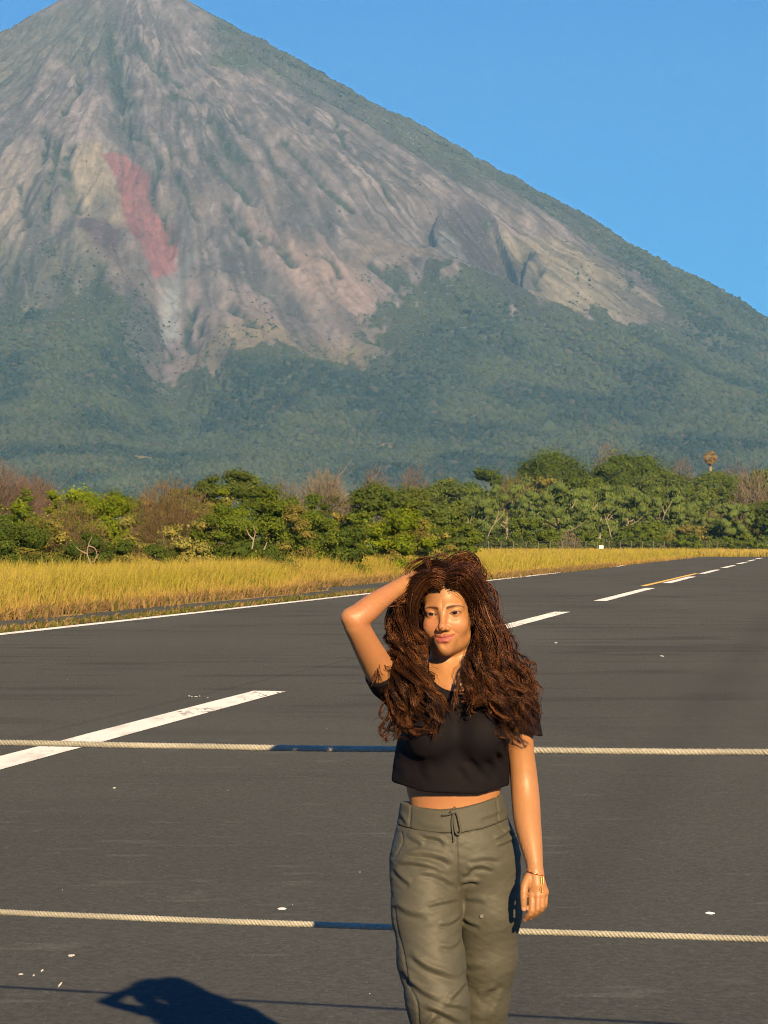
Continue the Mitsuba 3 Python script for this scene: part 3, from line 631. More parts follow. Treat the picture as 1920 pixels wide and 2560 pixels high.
# name, kind, picture column and row of the top, width in picture units, distance, bottom of the crown, label  (sizes follow from the distance)
TREES = [
    ('rounded_tree', 'dark', 45, 1252, 215, 176, 0.0, 'dark green rounded tree at the left edge of the wood, standing in front', 1.2),
    ('leafless_tree', 'mauve', -30, 1143, 300, 300, 0.12, 'large leafless purple brown crown behind the wood at the far left edge', 6),
    ('leafless_tree', 'mauve', 78, 1178, 190, 310, 0.12, 'smaller leafless brown crown sloping down right of the big one at the left edge', 5),
    ('broad_tree', 'bright', 215, 1190, 270, 214, 0.0, 'fresh green broad tree behind brown scrub in the left of the wood', 1.2),
    ('scrub_tree', 'brown', 185, 1240, 190, 194, 0.05, 'olive brown dry scrub tree between the dark left tree and a pale shrub', 2.0),
    ('bushy_tree', 'olive', 110, 1262, 130, 190, 0.0, 'olive bush peeking out beside the dark rounded tree at the left', 1.0),
    ('leafless_tree', 'brown', 425, 1180, 240, 226, 0.15, 'wide leafless brown tree with fanned limbs in the left of the wood', 2.2),
    ('leafy_shrub', 'pale', 320, 1282, 110, 181, 0.0, 'pale yellow green big leaved shrub left of a similar shrub below the leafless brown tree', 1.0),
    ('leafy_shrub', 'pale', 470, 1284, 130, 183, 0.0, 'pale yellow green shrub right below the trunk of the leafless brown tree', 1.0),
    ('bushy_tree', 'dark', 205, 1312, 150, 176, 0.0, 'dark low bush behind the bare pale branches', 1.0),
    ('bushy_tree', 'dark', 300, 1338, 90, 177, 0.0, 'dark brownish bush just right of the bare pale branches', 1.0),
    ('bushy_tree', 'green', 560, 1262, 190, 190, 0.0, 'green bush in front of the tall green tree left of the middle', 1.1),
    ('bushy_tree', 'dark', 640, 1330, 200, 184, 0.0, 'low dark green bush at the foot of the tall tree left of the middle', 1.0),
    ('broad_tree', 'green', 640, 1193, 230, 215, 0.0, 'tall green tree with pale limbs showing low, left of the middle of the wood', 1.3),
    ('broad_tree', 'bright', 560, 1212, 120, 228, 0.0, 'bright green tree right beside the wide leafless brown tree', 1.1),
    ('domed_tree', 'flat', 603, 1154, 140, 330, 0.42, 'dome shaped dark tree standing far back above the left half of the wood', 1.2),
    ('domed_tree', 'flat', 520, 1176, 110, 300, 0.42, 'small dark dome left of the far dome shaped tree', 1.0),
    ('leafless_tree', 'grey', 808, 1172, 125, 330, 0.45, 'pale leafless umbrella shaped tree with bare trunk above the wood', 1.8),
    ('leafless_tree', 'mauve', 720, 1186, 100, 335, 0.2, 'low leafless brown crown left of the pale umbrella shaped tree', 1.4),
    ('bushy_tree', 'green', 800, 1238, 180, 205, 0.0, 'mid green bushy tree with mixed dry leaves left of the bright round shrub', 1.2),
    ('bushy_tree', 'olive', 745, 1252, 110, 200, 0.0, 'olive green bush right beside the tall green tree left of the middle', 1.2),
    ('bushy_tree', 'dark', 870, 1300, 130, 204, 0.0, 'dark bush left of and below the bright round shrub', 1.0),
    ('domed_tree', 'flat', 965, 1184, 190, 330, 0.42, 'broad olive green dome right of the pale umbrella shaped tree', 1.2),
    ('leafless_tree', 'mauve', 942, 1160, 90, 420, 0.2, 'far leafless brown crown, the left one of the two above the broad dome', 1.6),
    ('leafless_tree', 'mauve', 1035, 1150, 85, 430, 0.2, 'far leafless brown crown, the right one of the two above the broad dome', 1.6),
    ('round_shrub', 'bright', 1000, 1254, 165, 222, 0.0, 'bright green round shrub directly above the raised arm of the woman', 1.2),
    ('bushy_tree', 'olive', 1075, 1282, 110, 226, 0.0, 'yellow green bush just above the hair of the woman', 1.2),
    ('bushy_tree', 'green', 1145, 1292, 120, 330, 0.0, 'small green bush between the round shrub and the curved pale trunk', 1.0),
    ('broad_tree', 'flat', 1110, 1176, 150, 420, 0.1, 'dark green tree behind the feathery grove above the woman', 1.1),
    ('broad_tree', 'dark', 1218, 1146, 100, 560, 0.1, 'dark green tree standing alone on the skyline above the hair of the woman', 1.1),
    ('leafless_tree', 'brown', 1290, 1170, 110, 540, 0.1, 'leafless brown crown among green ones, left of the two tall dark trees', 1.5),
    ('tall_tree', 'dark', 1378, 1106, 215, 620, 0.25, 'tall dark tree with a broad crown, left one of the skyline pair', 1.3),
    ('leafless_tree', 'mauve', 1520, 1102, 90, 640, 0.15, 'reddish leafless crown rising behind the two tall dark trees', 1.8),
    ('tall_tree', 'dark', 1562, 1110, 255, 610, 0.25, 'tall dark tree with a broad crown, right one of the skyline pair', 1.3),
    ('leafless_tree', 'mauve', 1700, 1136, 110, 640, 0.1, 'low leafless brown crowns right of the two tall dark trees', 1.8),
    ('blossom_tree', 'blossom', 1775, 1126, 32, 650, 0.85, 'small tree in pale tan blossom on the skyline at the right', 1.3),
    ('leafless_tree', 'mauve', 1840, 1142, 120, 660, 0.1, 'low leafless brown crown right of the blossoming tree', 1.8),
    ('domed_tree', 'flat', 1655, 1165, 200, 590, 0.42, 'flat dark dome, left one of the row below the blossoming tree', 1.2),
    ('domed_tree', 'flat', 1800, 1160, 170, 600, 0.42, 'flat dark dome directly below the blossoming tree', 1.2),
    ('domed_tree', 'flat', 1720, 1205, 210, 570, 0.42, 'low flat dark dome, lowest one of the row at the right', 1.2),
    ('domed_tree', 'flat', 1930, 1155, 150, 590, 0.42, 'flat dark dome cut by the right edge of the picture', 1.1),
    ('leafless_tree', 'grey', 1885, 1166, 120, 560, 0.15, 'leafless grey tree with fine fanned limbs at the right edge', 1.8),
    ('domed_tree', 'green', 1470, 1178, 180, 585, 0.1, 'green dome below the tall dark pair, behind the feathery row', 1.1),
    ('domed_tree', 'olive', 1360, 1180, 110, 570, 0.1, 'olive brown crown below the left one of the tall dark pair', 1.1),
    ('feathery_tree', 'feathery', 1165, 1208, 150, 455, 0.2, 'feathery grey green tree, first of the row from the left', 1.1),
    ('feathery_tree', 'feathery', 1268, 1196, 150, 470, 0.22, 'feathery grey green tree leaning over the curved pale trunk', 1.1),
    ('feathery_tree', 'feathery', 1400, 1192, 160, 480, 0.22, 'feathery grey green tree, third of the row from the left', 1.1),
    ('feathery_tree', 'feathery', 1495, 1202, 120, 490, 0.22, 'feathery grey green tree right below the gap of the tall dark pair', 1.1),
    ('feathery_tree', 'feathery', 1580, 1208, 125, 500, 0.22, 'feathery grey green tree, second from the right end of the row', 1.1),
    ('feathery_tree', 'feathery', 1668, 1206, 140, 500, 0.22, 'feathery grey green tree at the right end of the row', 1.1),
    ('bushy_tree', 'green', 1308, 1280, 95, 440, 0.0, 'round yellow green bush right of the curved pale trunk', 1.1),
    ('bushy_tree', 'dark', 1250, 1330, 80, 436, 0.0, 'small dark bush behind the fence above the hair of the woman', 1.0),
    ('scrub_tree', 'grey', 1425, 1324, 60, 436, 0.05, 'small grey dry scrub behind the fence among green bushes', 1.4),
    ('bushy_tree', 'green', 1478, 1322, 80, 438, 0.0, 'green bush right of the grey dry scrub behind the fence', 1.0),
    ('bushy_tree', 'green', 1613, 1290, 130, 460, 0.0, 'broad light green bush in the middle of the fence line', 1.1),
    ('bushy_tree', 'olive', 1720, 1302, 120, 480, 0.0, 'yellow green bush right of the broad light green one', 1.1),
    ('bushy_tree', 'green', 1370, 1312, 90, 440, 0.0, 'green bush left of the grey dry scrub behind the fence', 1.0),
    ('bushy_tree', 'dark', 1815, 1285, 130, 520, 0.0, 'dark shadowy bush under the leafless brown crown at the right', 1.0),
    ('leafless_tree', 'brown', 1825, 1243, 140, 525, 0.15, 'leafless brown crown above dark bushes at the right', 1.8),
    ('broad_tree', 'green', 1905, 1240, 130, 510, 0.0, 'green tree at the right edge rising above the fence', 1.2),
    ('bushy_tree', 'green', 1862, 1330, 60, 505, 0.0, 'small round green bush at the fence near the right edge', 1.0),
    ('bushy_tree', 'dark', 1552, 1335, 70, 455, 0.0, 'small dark bush under the feathery row behind the fence', 1.0),
]
for i, (name, kind, px, top, wpx, z, bot, label, dense) in enumerate(TREES):
    cat = {'bushy_tree': 'bush', 'leafy_shrub': 'shrub', 'round_shrub': 'shrub', 'scrub_tree': 'shrub'}.get(name, 'tree')
    if z < 345: z = z * 0.56                                       # the wood comes close to the runway on the left
    H, W, x = EYE + (1359 - top) / 6500 * z, 1.2 * wpx / 6500 * z, (px - 960) / 6500 * z
    tree(name, kind, x, z, H, W, label, 1000 + i, cat=cat, bottom=bot, dense=dense,
         bark='pale_bark' if kind in ('feathery', 'blossom') else 'bark', trunk=kind in ('feathery', 'blossom', 'bright', 'green', 'dark') and bot + 1 > 1)


def limb(key, pts, r, m='pale_bark'):
    add(key, tube_mesh(spline(pts, 14), np.linspace(r, r * .35, 14), 6), m)


def on(px, py, z):
    return [(px - 960) / 6500 * z, z, EYE + (1359 - py) / 6500 * z]


def limb_tree(name, label, z, lines, r, cat='tree', m='pale_bark'):
    k = numbered(name)
    for L in lines:
        limb(numbered(k + '__limb'), [on(px, py, z) for px, py in L], r, m)
    tag(k, label, cat)


limb_tree('bare_trunk', 'curved pale bare trunk leaning right in front of the feathery trees', 446, [[(1216, 1362), (1222, 1335), (1236, 1310), (1256, 1288), (1262, 1272)], [(1236, 1310), (1244, 1290), (1246, 1276)]], 0.11)
limb_tree('bare_trunk', 'pale forked trunk standing at the right end of the feathery row', 478, [[(1657, 1302), (1662, 1285), (1675, 1262), (1682, 1248)], [(1662, 1285), (1654, 1262)]], 0.09)
limb_tree('bare_trunk', 'thin slanting pale trunk in the middle of the feathery row', 462, [[(1530, 1355), (1524, 1325), (1515, 1300), (1512, 1285)], [(1515, 1300), (1524, 1285)]], 0.11)
limb_tree('bare_trunk', 'short pale trunk showing between the third and fourth feathery trees', 458, [[(1484, 1275), (1490, 1265), (1496, 1255)], [(1430, 1270), (1436, 1258), (1440, 1248)]], 0.11)
limb_tree('dead_branches', 'bare pale dead branches low among dark bushes at the left', 94, [[(228, 1412), (218, 1385), (222, 1360), (230, 1342)], [(218, 1385), (200, 1376), (190, 1368)], [(222, 1365), (238, 1372), (244, 1395)], [(234, 1405), (241, 1392), (247, 1385)]], 0.03, 'branch')
limb_tree('dead_branches', 'pale forked branches showing low in the tall green tree left of the middle', 99, [[(630, 1372), (634, 1350), (638, 1330), (632, 1312)], [(634, 1350), (622, 1336), (616, 1322)], [(660, 1374), (668, 1355)]], 0.032, 'branch')
limb_tree('thorn_tree', 'short pale forked trunk of a dark thorn bush standing at the grass edge', 92, [[(392, 1422), (393, 1405), (388, 1388), (384, 1375)], [(393, 1405), (400, 1390), (404, 1376)], [(393, 1408), (396, 1390), (394, 1372)]], 0.032)
v, f, c = crown(1.75, 1.5, 0.95, 'dark', 2600, 0.05, np.random.default_rng(77)); v = v + np.array([(393 - 960) / 6500 * 92, 92.2, 0])
add('thorn_tree__crown', (v, f), 'leaves', color=c)

# the wood that closes the gaps between and behind those trees
rng = np.random.default_rng(23)
parts = []
for (z0, z1, tops, n, kinds) in ((130, 158, (-500, 1225, 120, 1222, 400, 1235, 700, 1240, 900, 1262, 1080, 1300), 46, ('green', 'olive', 'dark', 'bright')),
                                (160, 205, (-500, 1215, 150, 1205, 500, 1200, 700, 1206, 1000, 1206, 1150, 1230), 36, ('flat', 'olive', 'green', 'dark')),
                                (500, 560, (1080, 1235, 1300, 1225, 1500, 1225, 1700, 1235, 1960, 1230), 22, ('feathery', 'dark', 'green')),
                                (570, 700, (1050, 1195, 1250, 1180, 1450, 1160, 1650, 1175, 1990, 1172), 26, ('flat', 'olive', 'dark', 'green')),
                                (440, 500, (1180, 1335, 1500, 1335, 1980, 1325), 26, ('dark', 'green', 'dark'))):
    tp = np.array(tops).reshape(-1, 2)
    for px in np.linspace(tp[0, 0], tp[-1, 0], n):
        z = rng.uniform(z0, z1) * (1 + .9 * max(0, (px - 850) / 250) * (z0 < 120)); px = px + rng.normal(0, 12); top = np.interp(px, tp[:, 0], tp[:, 1]) + rng.uniform(-4, 26)
        H, W = EYE + (1359 - top) / 6500 * z, rng.uniform(80, 150) / 6500 * z
        v, f, c = crown(H, W, 0.0, kinds[rng.integers(len(kinds))], int(W * H / z ** 2 * 1.7e6), 2.1 * z / 2600, rng)
        parts.append((v + [(px - 960) / 6500 * z, z, 0], f, c))
v, f = join([(a, b) for a, b, _ in parts])
add('woodland', (v, f), 'leaves', color=np.vstack([q for _, _, q in parts]))
tag('woodland', 'dense mixed green wood filling in between and behind the nearer trees', 'wood', kind='stuff')

# ------------------------------------------------------------------ fence and field markers
mat('fence_metal', [.15, .14, .12], 0.7, 0.3)
mat('fence_mesh', [.08, .075, .065], 0.8, 0.3)
FA, FB = np.array(on(1090, 1375, 395)[:2]), np.array(on(1990, 1375, 470)[:2])
L = np.linalg.norm(FB - FA); n = 32; u = (FB - FA) / L
for k in range(n + 1):
    p = FA + (FB - FA) * k / n
    add(numbered('wire_fence__post'), tube_mesh([[*p, -0.1], [*p, 1.0], [*p, 2.05]], 0.05, 6), 'fence_metal')
for h in np.linspace(0.15, 1.95, 9):
    add(numbered('wire_fence__wire'), tube_mesh([[*FA, h], [*((FA + FB) / 2), h], [*FB, h]], 0.016, 4), 'fence_mesh')
tag('wire_fence', 'grey wire fence with thin posts running along the foot of the trees', 'fence')
mat('sign_white', [.78, .76, .72], 0.6, 0.3)


def marker(x, y, w, h, z, label):
    k = numbered('white_marker')
    b = trimesh.creation.box((w, 0.06, h)); b.apply_translation((x, y, z + h / 2)); add(k + '__board', b, 'sign_white')
    for s in (-.35, .35):
        add(numbered(k + '__leg'), tube_mesh([[x + s * w, y + .05, -.05], [x + s * w, y + .05, z + .1]], .03, 5), 'fence_metal')
    tag(k, label, 'sign')


x, y, _ = on(1503, 1368, 330); marker(x, y, 0.55, 0.45, 1.0, 'small white board standing in the grass in front of the fence')
x, y, _ = on(1098, 1378, 260); marker(x, y, 0.36, 0.30, 0.85, 'small white board at the left end of the fence above the hair')

# ------------------------------------------------------------------ specks on the asphalt
rng = np.random.default_rng(31)
mat('chalk', [.44, .42, .38], 0.9, 0.1)
mat('dark_scrap', [.02, .02, .02], 0.8, 0.2)


def blob(x, y, rx, ry, z=0.0012, n=14, jag=0.25):
    a = np.arange(n) * 2 * np.pi / n; r = 1 + jag * (rng.uniform(0, 1, n) - 0.5) * 2
    top = np.stack([x + rx * .8 * r * np.cos(a), y + ry * .8 * r * np.sin(a), np.full(n, z + 0.001)], 1); low = np.stack([x + rx * r * np.cos(a), y + ry * r * np.sin(a), np.full(n, 0.0005)], 1)
    v = np.vstack([low, top, [[x, y, z + 0.0014]]]); i = np.arange(n); j = (i + 1) % n
    return v, np.vstack([np.c_[i, j, n + j], np.c_[i, n + j, n + i], np.c_[n + i, n + j, i * 0 + 2 * n]])


def spot(px, py):
    z = 6500 * EYE / (py - 1359); return (px - 960) / 6500 * z, z


SPOTS = [(705, 2272, 13, 3, 'white_disc', 'flat white disc lying on the asphalt left of the woman above the lower rope', 'disc'),
         (1775, 2283, 14, 3.4, 'white_disc', 'flat white disc lying on the asphalt at the far right above the lower rope', 'disc'),
         (178, 2389, 9, 3, 'bird_dropping', 'largest white bird dropping on the asphalt above the shadow at the lower left', 'dropping'),
         (150, 2462, 3, 7, 'bird_dropping', 'small upright white dropping left of the hole in the shadow', 'dropping'),
         (105, 2427, 3, 4, 'bird_dropping', 'small white dropping left of and below the largest dropping', 'dropping'),
         (84, 2439, 3, 2, 'bird_dropping', 'tiny white dropping left of the small one below the largest dropping', 'dropping'),
         (52, 2436, 6, 2, 'bird_dropping', 'faint pale dropping nearest the left edge at the lower left', 'dropping'),
         (286, 1970, 4, 1.6, 'chalk_fleck', 'small white fleck on the asphalt below the upper rope at the left', 'fleck'),
         (1655, 1640, 5, 1.2, 'chalk_fleck', 'white fleck on the asphalt right of the sleeve, upper one', 'fleck'),
         (1390, 1607, 4, 1.2, 'chalk_fleck', 'white fleck on the asphalt just right of the hair', 'fleck')]
for px, py, rx, ry, name, label, cat in SPOTS:
    x, y = spot(px, py); k = numbered(name)
    add(k, blob(x, y, .85 * rx * y / 6500, .85 * ry * y * y / 6500 / EYE, n=22, jag=0.04 if 'disc' in name else 0.3), 'chalk' if 'disc' not in name else 'sign_white'); tag(k, label, cat)
flecks = []
for _ in range(24):
    px, py = rng.uniform(-40, 1960), rng.uniform(1560, 2560); x, y = spot(px, py)
    flecks.append(blob(x, y, rng.uniform(.001, .003), rng.uniform(.003, .009), n=7, jag=.4))
for px, py in [(473, 1740), (480, 1741), (488, 1742), (492, 1741), (500, 1740), (520, 1744)]:
    x, y = spot(px, py); flecks.append(blob(x, y, .012, .05, n=6, jag=.4))
add('asphalt_grit', join(flecks), 'chalk'); tag('asphalt_grit', 'pale grit and tiny chips strewn over the asphalt', 'grit', kind='stuff')

# ------------------------------------------------------------------ ropes
mat('rope_fibre', lambda p, n, uv: mix([.40, .39, .335], [.22, .21, .17], fbm(p.x * 60, p.y * 300, p.z * 300, 3)) * (0.72 + 0.5 * fbm(p.x * 6, 2.0, 0.0, 3)), 0.95, 0.1)


def rope(key, A, B, sag, r, pitch, label, seed):
    n = 1500; t = np.linspace(0, 1, n)
    base = np.outer(1 - t, A) + np.outer(t, B); base[:, 2] -= sag * 4 * t * (1 - t)
    base[:, 2] += 0.004 * (fb(t * 9, 0, 0, 3, seed) - 0.5)
    ax = (np.array(B) - A) / np.linalg.norm(np.array(B) - A); e1 = np.cross(ax, [0, 0, 1.0]); e1 /= np.linalg.norm(e1); e2 = np.cross(e1, ax)
    for k in range(3):
        th = -2 * np.pi * (t * np.linalg.norm(np.array(B) - A) / pitch + k / 3) + 0.8 * (fb(t * 30, 1.0, 0, 2, seed + 1) - .5)
        c = base + 0.52 * r * (np.cos(th)[:, None] * e1 + np.sin(th)[:, None] * e2)
        v, f = tube_mesh(c, r * 0.60 * (1 + 0.10 * (fb(t * 160, k, 0, 2, seed + 2) - .5)), 6)
        v = v + 0.0012 * (meshkit.noise(v * 240, seed)[:, None] - .5)
        add(numbered(key + '__strand'), (v, f), 'rope_fibre', True)
    tag(key, label, 'rope')


def rope_end(px, py):
    """The ropes come nearer towards the right."""
    return on(px, py, 7.3 - 0.00038 * (px - 960))


rope(numbered('twisted_rope'), rope_end(-500, 1846), rope_end(2700, 1885), 0.010, 0.0083, 0.033, 'pale twisted rope stretched behind the chest of the woman, the upper one', 61)
rope(numbered('twisted_rope'), rope_end(-500, 2257), rope_end(2700, 2367), 0.012, 0.0083, 0.033, 'pale twisted rope stretched behind the thighs of the woman, the lower one', 64)
# ------------------------------------------------------------------ signed distances, meshes from them
def V3(*a): return np.array(a, float)
def length(v): return np.sqrt((v * v).sum(-1))
def sphere(p, c, r): return length(p - c) - r


def ellipsoid(p, c, r):
    q = (p - c) / r
    k0 = length(q); k1 = length(q / r)
    return k0 * (k0 - 1) / np.maximum(k1, 1e-9)


def cone(p, a, b, ra, rb):
    """Sphere-swept cone from a to b."""
    ba = b - a; l2 = ba.dot(ba); rr = ra - rb; a2 = max(l2 - rr * rr, 1e-9); il2 = 1 / l2
    pa = p - a; y = pa @ ba; z = y - l2
    x2 = ((pa * l2 - y[:, None] * ba) ** 2).sum(-1); y2 = y * y * l2; z2 = z * z * l2
    k = np.sign(rr) * rr * rr * x2
    d = (np.sqrt(x2 * a2 * il2) + y * rr) * il2 - ra
    d = np.where(np.sign(y) * a2 * y2 < k, np.sqrt(x2 + y2) * il2 - ra, d)
    return np.where(np.sign(z) * a2 * z2 > k, np.sqrt(x2 + z2) * il2 - rb, d)


def chain(p, pts, rs, k=0.0):
    d = None
    for a, b, ra, rb in zip(pts[:-1], pts[1:], rs[:-1], rs[1:]):
        e = cone(p, np.asarray(a, float), np.asarray(b, float), ra, rb)
        d = e if d is None else (smin(d, e, k) if k else np.minimum(d, e))
    return d


def flowing(pts, rs, k=3):
    """The chain resampled along a curve, so that its joints do not show."""
    n = (len(pts) - 1) * k + 1
    q = spline(np.c_[np.array(pts), np.array(rs)], n)
    return list(q[:, :3]), list(q[:, 3])


def smin(a, b, k):
    h = np.clip(0.5 + 0.5 * (b - a) / k, 0, 1)
    return b * (1 - h) + a * h - k * h * (1 - h)


def smax(a, b, k): return -smin(-a, -b, k)


def surface(f, lo, hi, h):
    """The zero surface of f as (v, quads): surface nets on a grid of step h, evaluated near the surface only."""
    lo, hi = np.array(lo, float), np.array(hi, float)
    m = 6; nc = np.ceil((hi - lo) / (h * m)).astype(int); n = nc * m + 1
    cg = np.stack(np.meshgrid(*[lo[k] + np.arange(nc[k] + 1) * h * m for k in range(3)], indexing='ij'), -1)
    D = f(cg.reshape(-1, 3)).reshape(cg.shape[:3])
    near = np.zeros(nc, bool); corner = [D[a:a + nc[0], b:b + nc[1], c:c + nc[2]] for a in (0, 1) for b in (0, 1) for c in (0, 1)]
    near = np.min(np.abs(corner), 0) < h * m * 1.7
    near |= (np.min(corner, 0) < 0) & (np.max(corner, 0) > 0)
    F = np.repeat(np.repeat(np.repeat(D[:-1, :-1, :-1], m, 0), m, 1), m, 2); F = np.pad(F, ((0, 1),) * 3, mode='edge')
    M = np.repeat(np.repeat(np.repeat(near, m, 0), m, 1), m, 2); M = np.pad(M, ((0, 1),) * 3)
    M[1:] |= M[:-1]; M[:, 1:] |= M[:, :-1]; M[:, :, 1:] |= M[:, :, :-1]
    idx = np.argwhere(M); F[tuple(idx.T)] = np.concatenate([f(lo + q * h) for q in np.array_split(idx, max(1, len(idx) // 200000))])
    S = F < 0
    c = [S[a:a + n[0] - 1, b:b + n[1] - 1, e:e + n[2] - 1] for a in (0, 1) for b in (0, 1) for e in (0, 1)]
    cnt = np.sum(c, 0); act = (cnt > 0) & (cnt < 8)
    cells = np.argwhere(act); ids = -np.ones(act.shape, int); ids[act] = np.arange(len(cells))
    acc, num = np.zeros((len(cells), 3)), np.zeros(len(cells))
    offs = np.array([(a, b, e) for a in (0, 1) for b in (0, 1) for e in (0, 1)])
    for i, a in enumerate(offs):
        for b in offs[i + 1:]:
            if np.abs(b - a).sum() == 1:
                fa, fbb = F[tuple((cells + a).T)], F[tuple((cells + b).T)]
                x = (fa < 0) != (fbb < 0); t = np.where(x, fa / np.where(x, fa - fbb, 1), 0)
                acc += np.where(x[:, None], a + (b - a) * t[:, None], 0); num += x
    v = lo + (cells + acc / num[:, None]) * h
    quads = []
    for ax in range(3):
        u, w = [(1, 2), (2, 0), (0, 1)][ax]
        s0 = [slice(None)] * 3; s1 = [slice(None)] * 3; s0[ax] = slice(0, -1); s1[ax] = slice(1, None)
        a, b = S[tuple(s0)], S[tuple(s1)]
        e = np.argwhere(a != b); e = e[(e[:, u] > 0) & (e[:, w] > 0) & (e[:, u] < n[u] - 1) & (e[:, w] < n[w] - 1)]
        flip = ~a[tuple(e.T)]
        du, dw = np.eye(3, dtype=int)[u], np.eye(3, dtype=int)[w]
        q = np.stack([ids[tuple((e - du * i - dw * j).T)] for i, j in ((1, 1), (0, 1), (0, 0), (1, 0))], 1)
        q[flip] = q[flip][:, ::-1]; quads.append(q)
    q = np.vstack(quads)
    return v, np.vstack([q[:, [0, 1, 2]], q[:, [0, 2, 3]]])


def gradient(f, p, e=4e-4):
    g = np.stack([f(p + e * d) for d in V3([1, -1, -1], [-1, -1, 1], [-1, 1, -1], [1, 1, 1])], -1) @ V3([1, -1, -1], [-1, -1, 1], [-1, 1, -1], [1, 1, 1])
    return g / np.maximum(length(g)[:, None], 1e-12)


def settle(f, v, n=2, most=0.004, where=None):
    m = np.ones(len(v), bool) if where is None else where(v)
    q = v[m]
    for _ in range(n):
        q = q - np.clip(f(q), -most, most)[:, None] * gradient(f, q)
    v = v.copy(); v[m] = q
    return v


def refine(v, f, want):
    """Split every edge whose two ends are wanted, without leaving cracks."""
    w = want(v)
    e = np.sort(np.vstack([f[:, [0, 1]], f[:, [1, 2]], f[:, [2, 0]]]), 1)
    ue, inv = np.unique(e, axis=0, return_inverse=True); inv = inv.reshape(3, -1).T
    split = w[ue[:, 0]] & w[ue[:, 1]]
    mid = -np.ones(len(ue), int); mid[split] = len(v) + np.arange(split.sum())
    v2 = np.vstack([v, (v[ue[split, 0]] + v[ue[split, 1]]) / 2])
    m = mid[inv]; k = (m >= 0).sum(1); out = [f[k == 0]]
    t = k == 3; a, b, c = f[t].T; x, y, z = m[t].T
    out += [np.c_[a, x, z], np.c_[b, y, x], np.c_[c, z, y], np.c_[x, y, z]]
    for r in range(3):
        i, j, l = r, (r + 1) % 3, (r + 2) % 3
        t = (k == 1) & (m[:, i] >= 0); out += [np.c_[f[t, i], m[t, i], f[t, l]], np.c_[m[t, i], f[t, j], f[t, l]]]
        t = (k == 2) & (m[:, i] < 0)       # edges j and l are split
        out += [np.c_[f[t, i], f[t, j], m[t, j]], np.c_[f[t, i], m[t, j], m[t, l]], np.c_[m[t, l], m[t, j], f[t, l]]]
    return v2, np.vstack(out)


def seg_dist(px, pz, L):
    """Distance in the x-z plane to a polyline, the side, and the station."""
    return near_line(px, pz, np.asarray(L, float))


# ------------------------------------------------------------------ the woman: 6.5 m from the camera
PD = 6.5
def at(px, py, dy=0.0): return np.array(on(px, py, PD + dy))


# head frame: origin behind the bridge of the nose, level with the eyes
yaw, roll, pitch = math.radians(-11), math.radians(-4.0), math.radians(-4)
Ry = np.array([[math.cos(yaw), -math.sin(yaw), 0], [math.sin(yaw), math.cos(yaw), 0], [0, 0, 1]])
Rr = np.array([[math.cos(roll), 0, math.sin(roll)], [0, 1, 0], [-math.sin(roll), 0, math.cos(roll)]])
Rp = np.array([[1, 0, 0], [0, math.cos(pitch), -math.sin(pitch)], [0, math.sin(pitch), math.cos(pitch)]])
HR = Rr @ Ry @ Rp
HO = at(1108, 1534, -0.078) - HR @ V3(0, -0.080, 0)
def head(*a): return HO + HR @ V3(*a)
def local(p): return (p - HO) @ HR


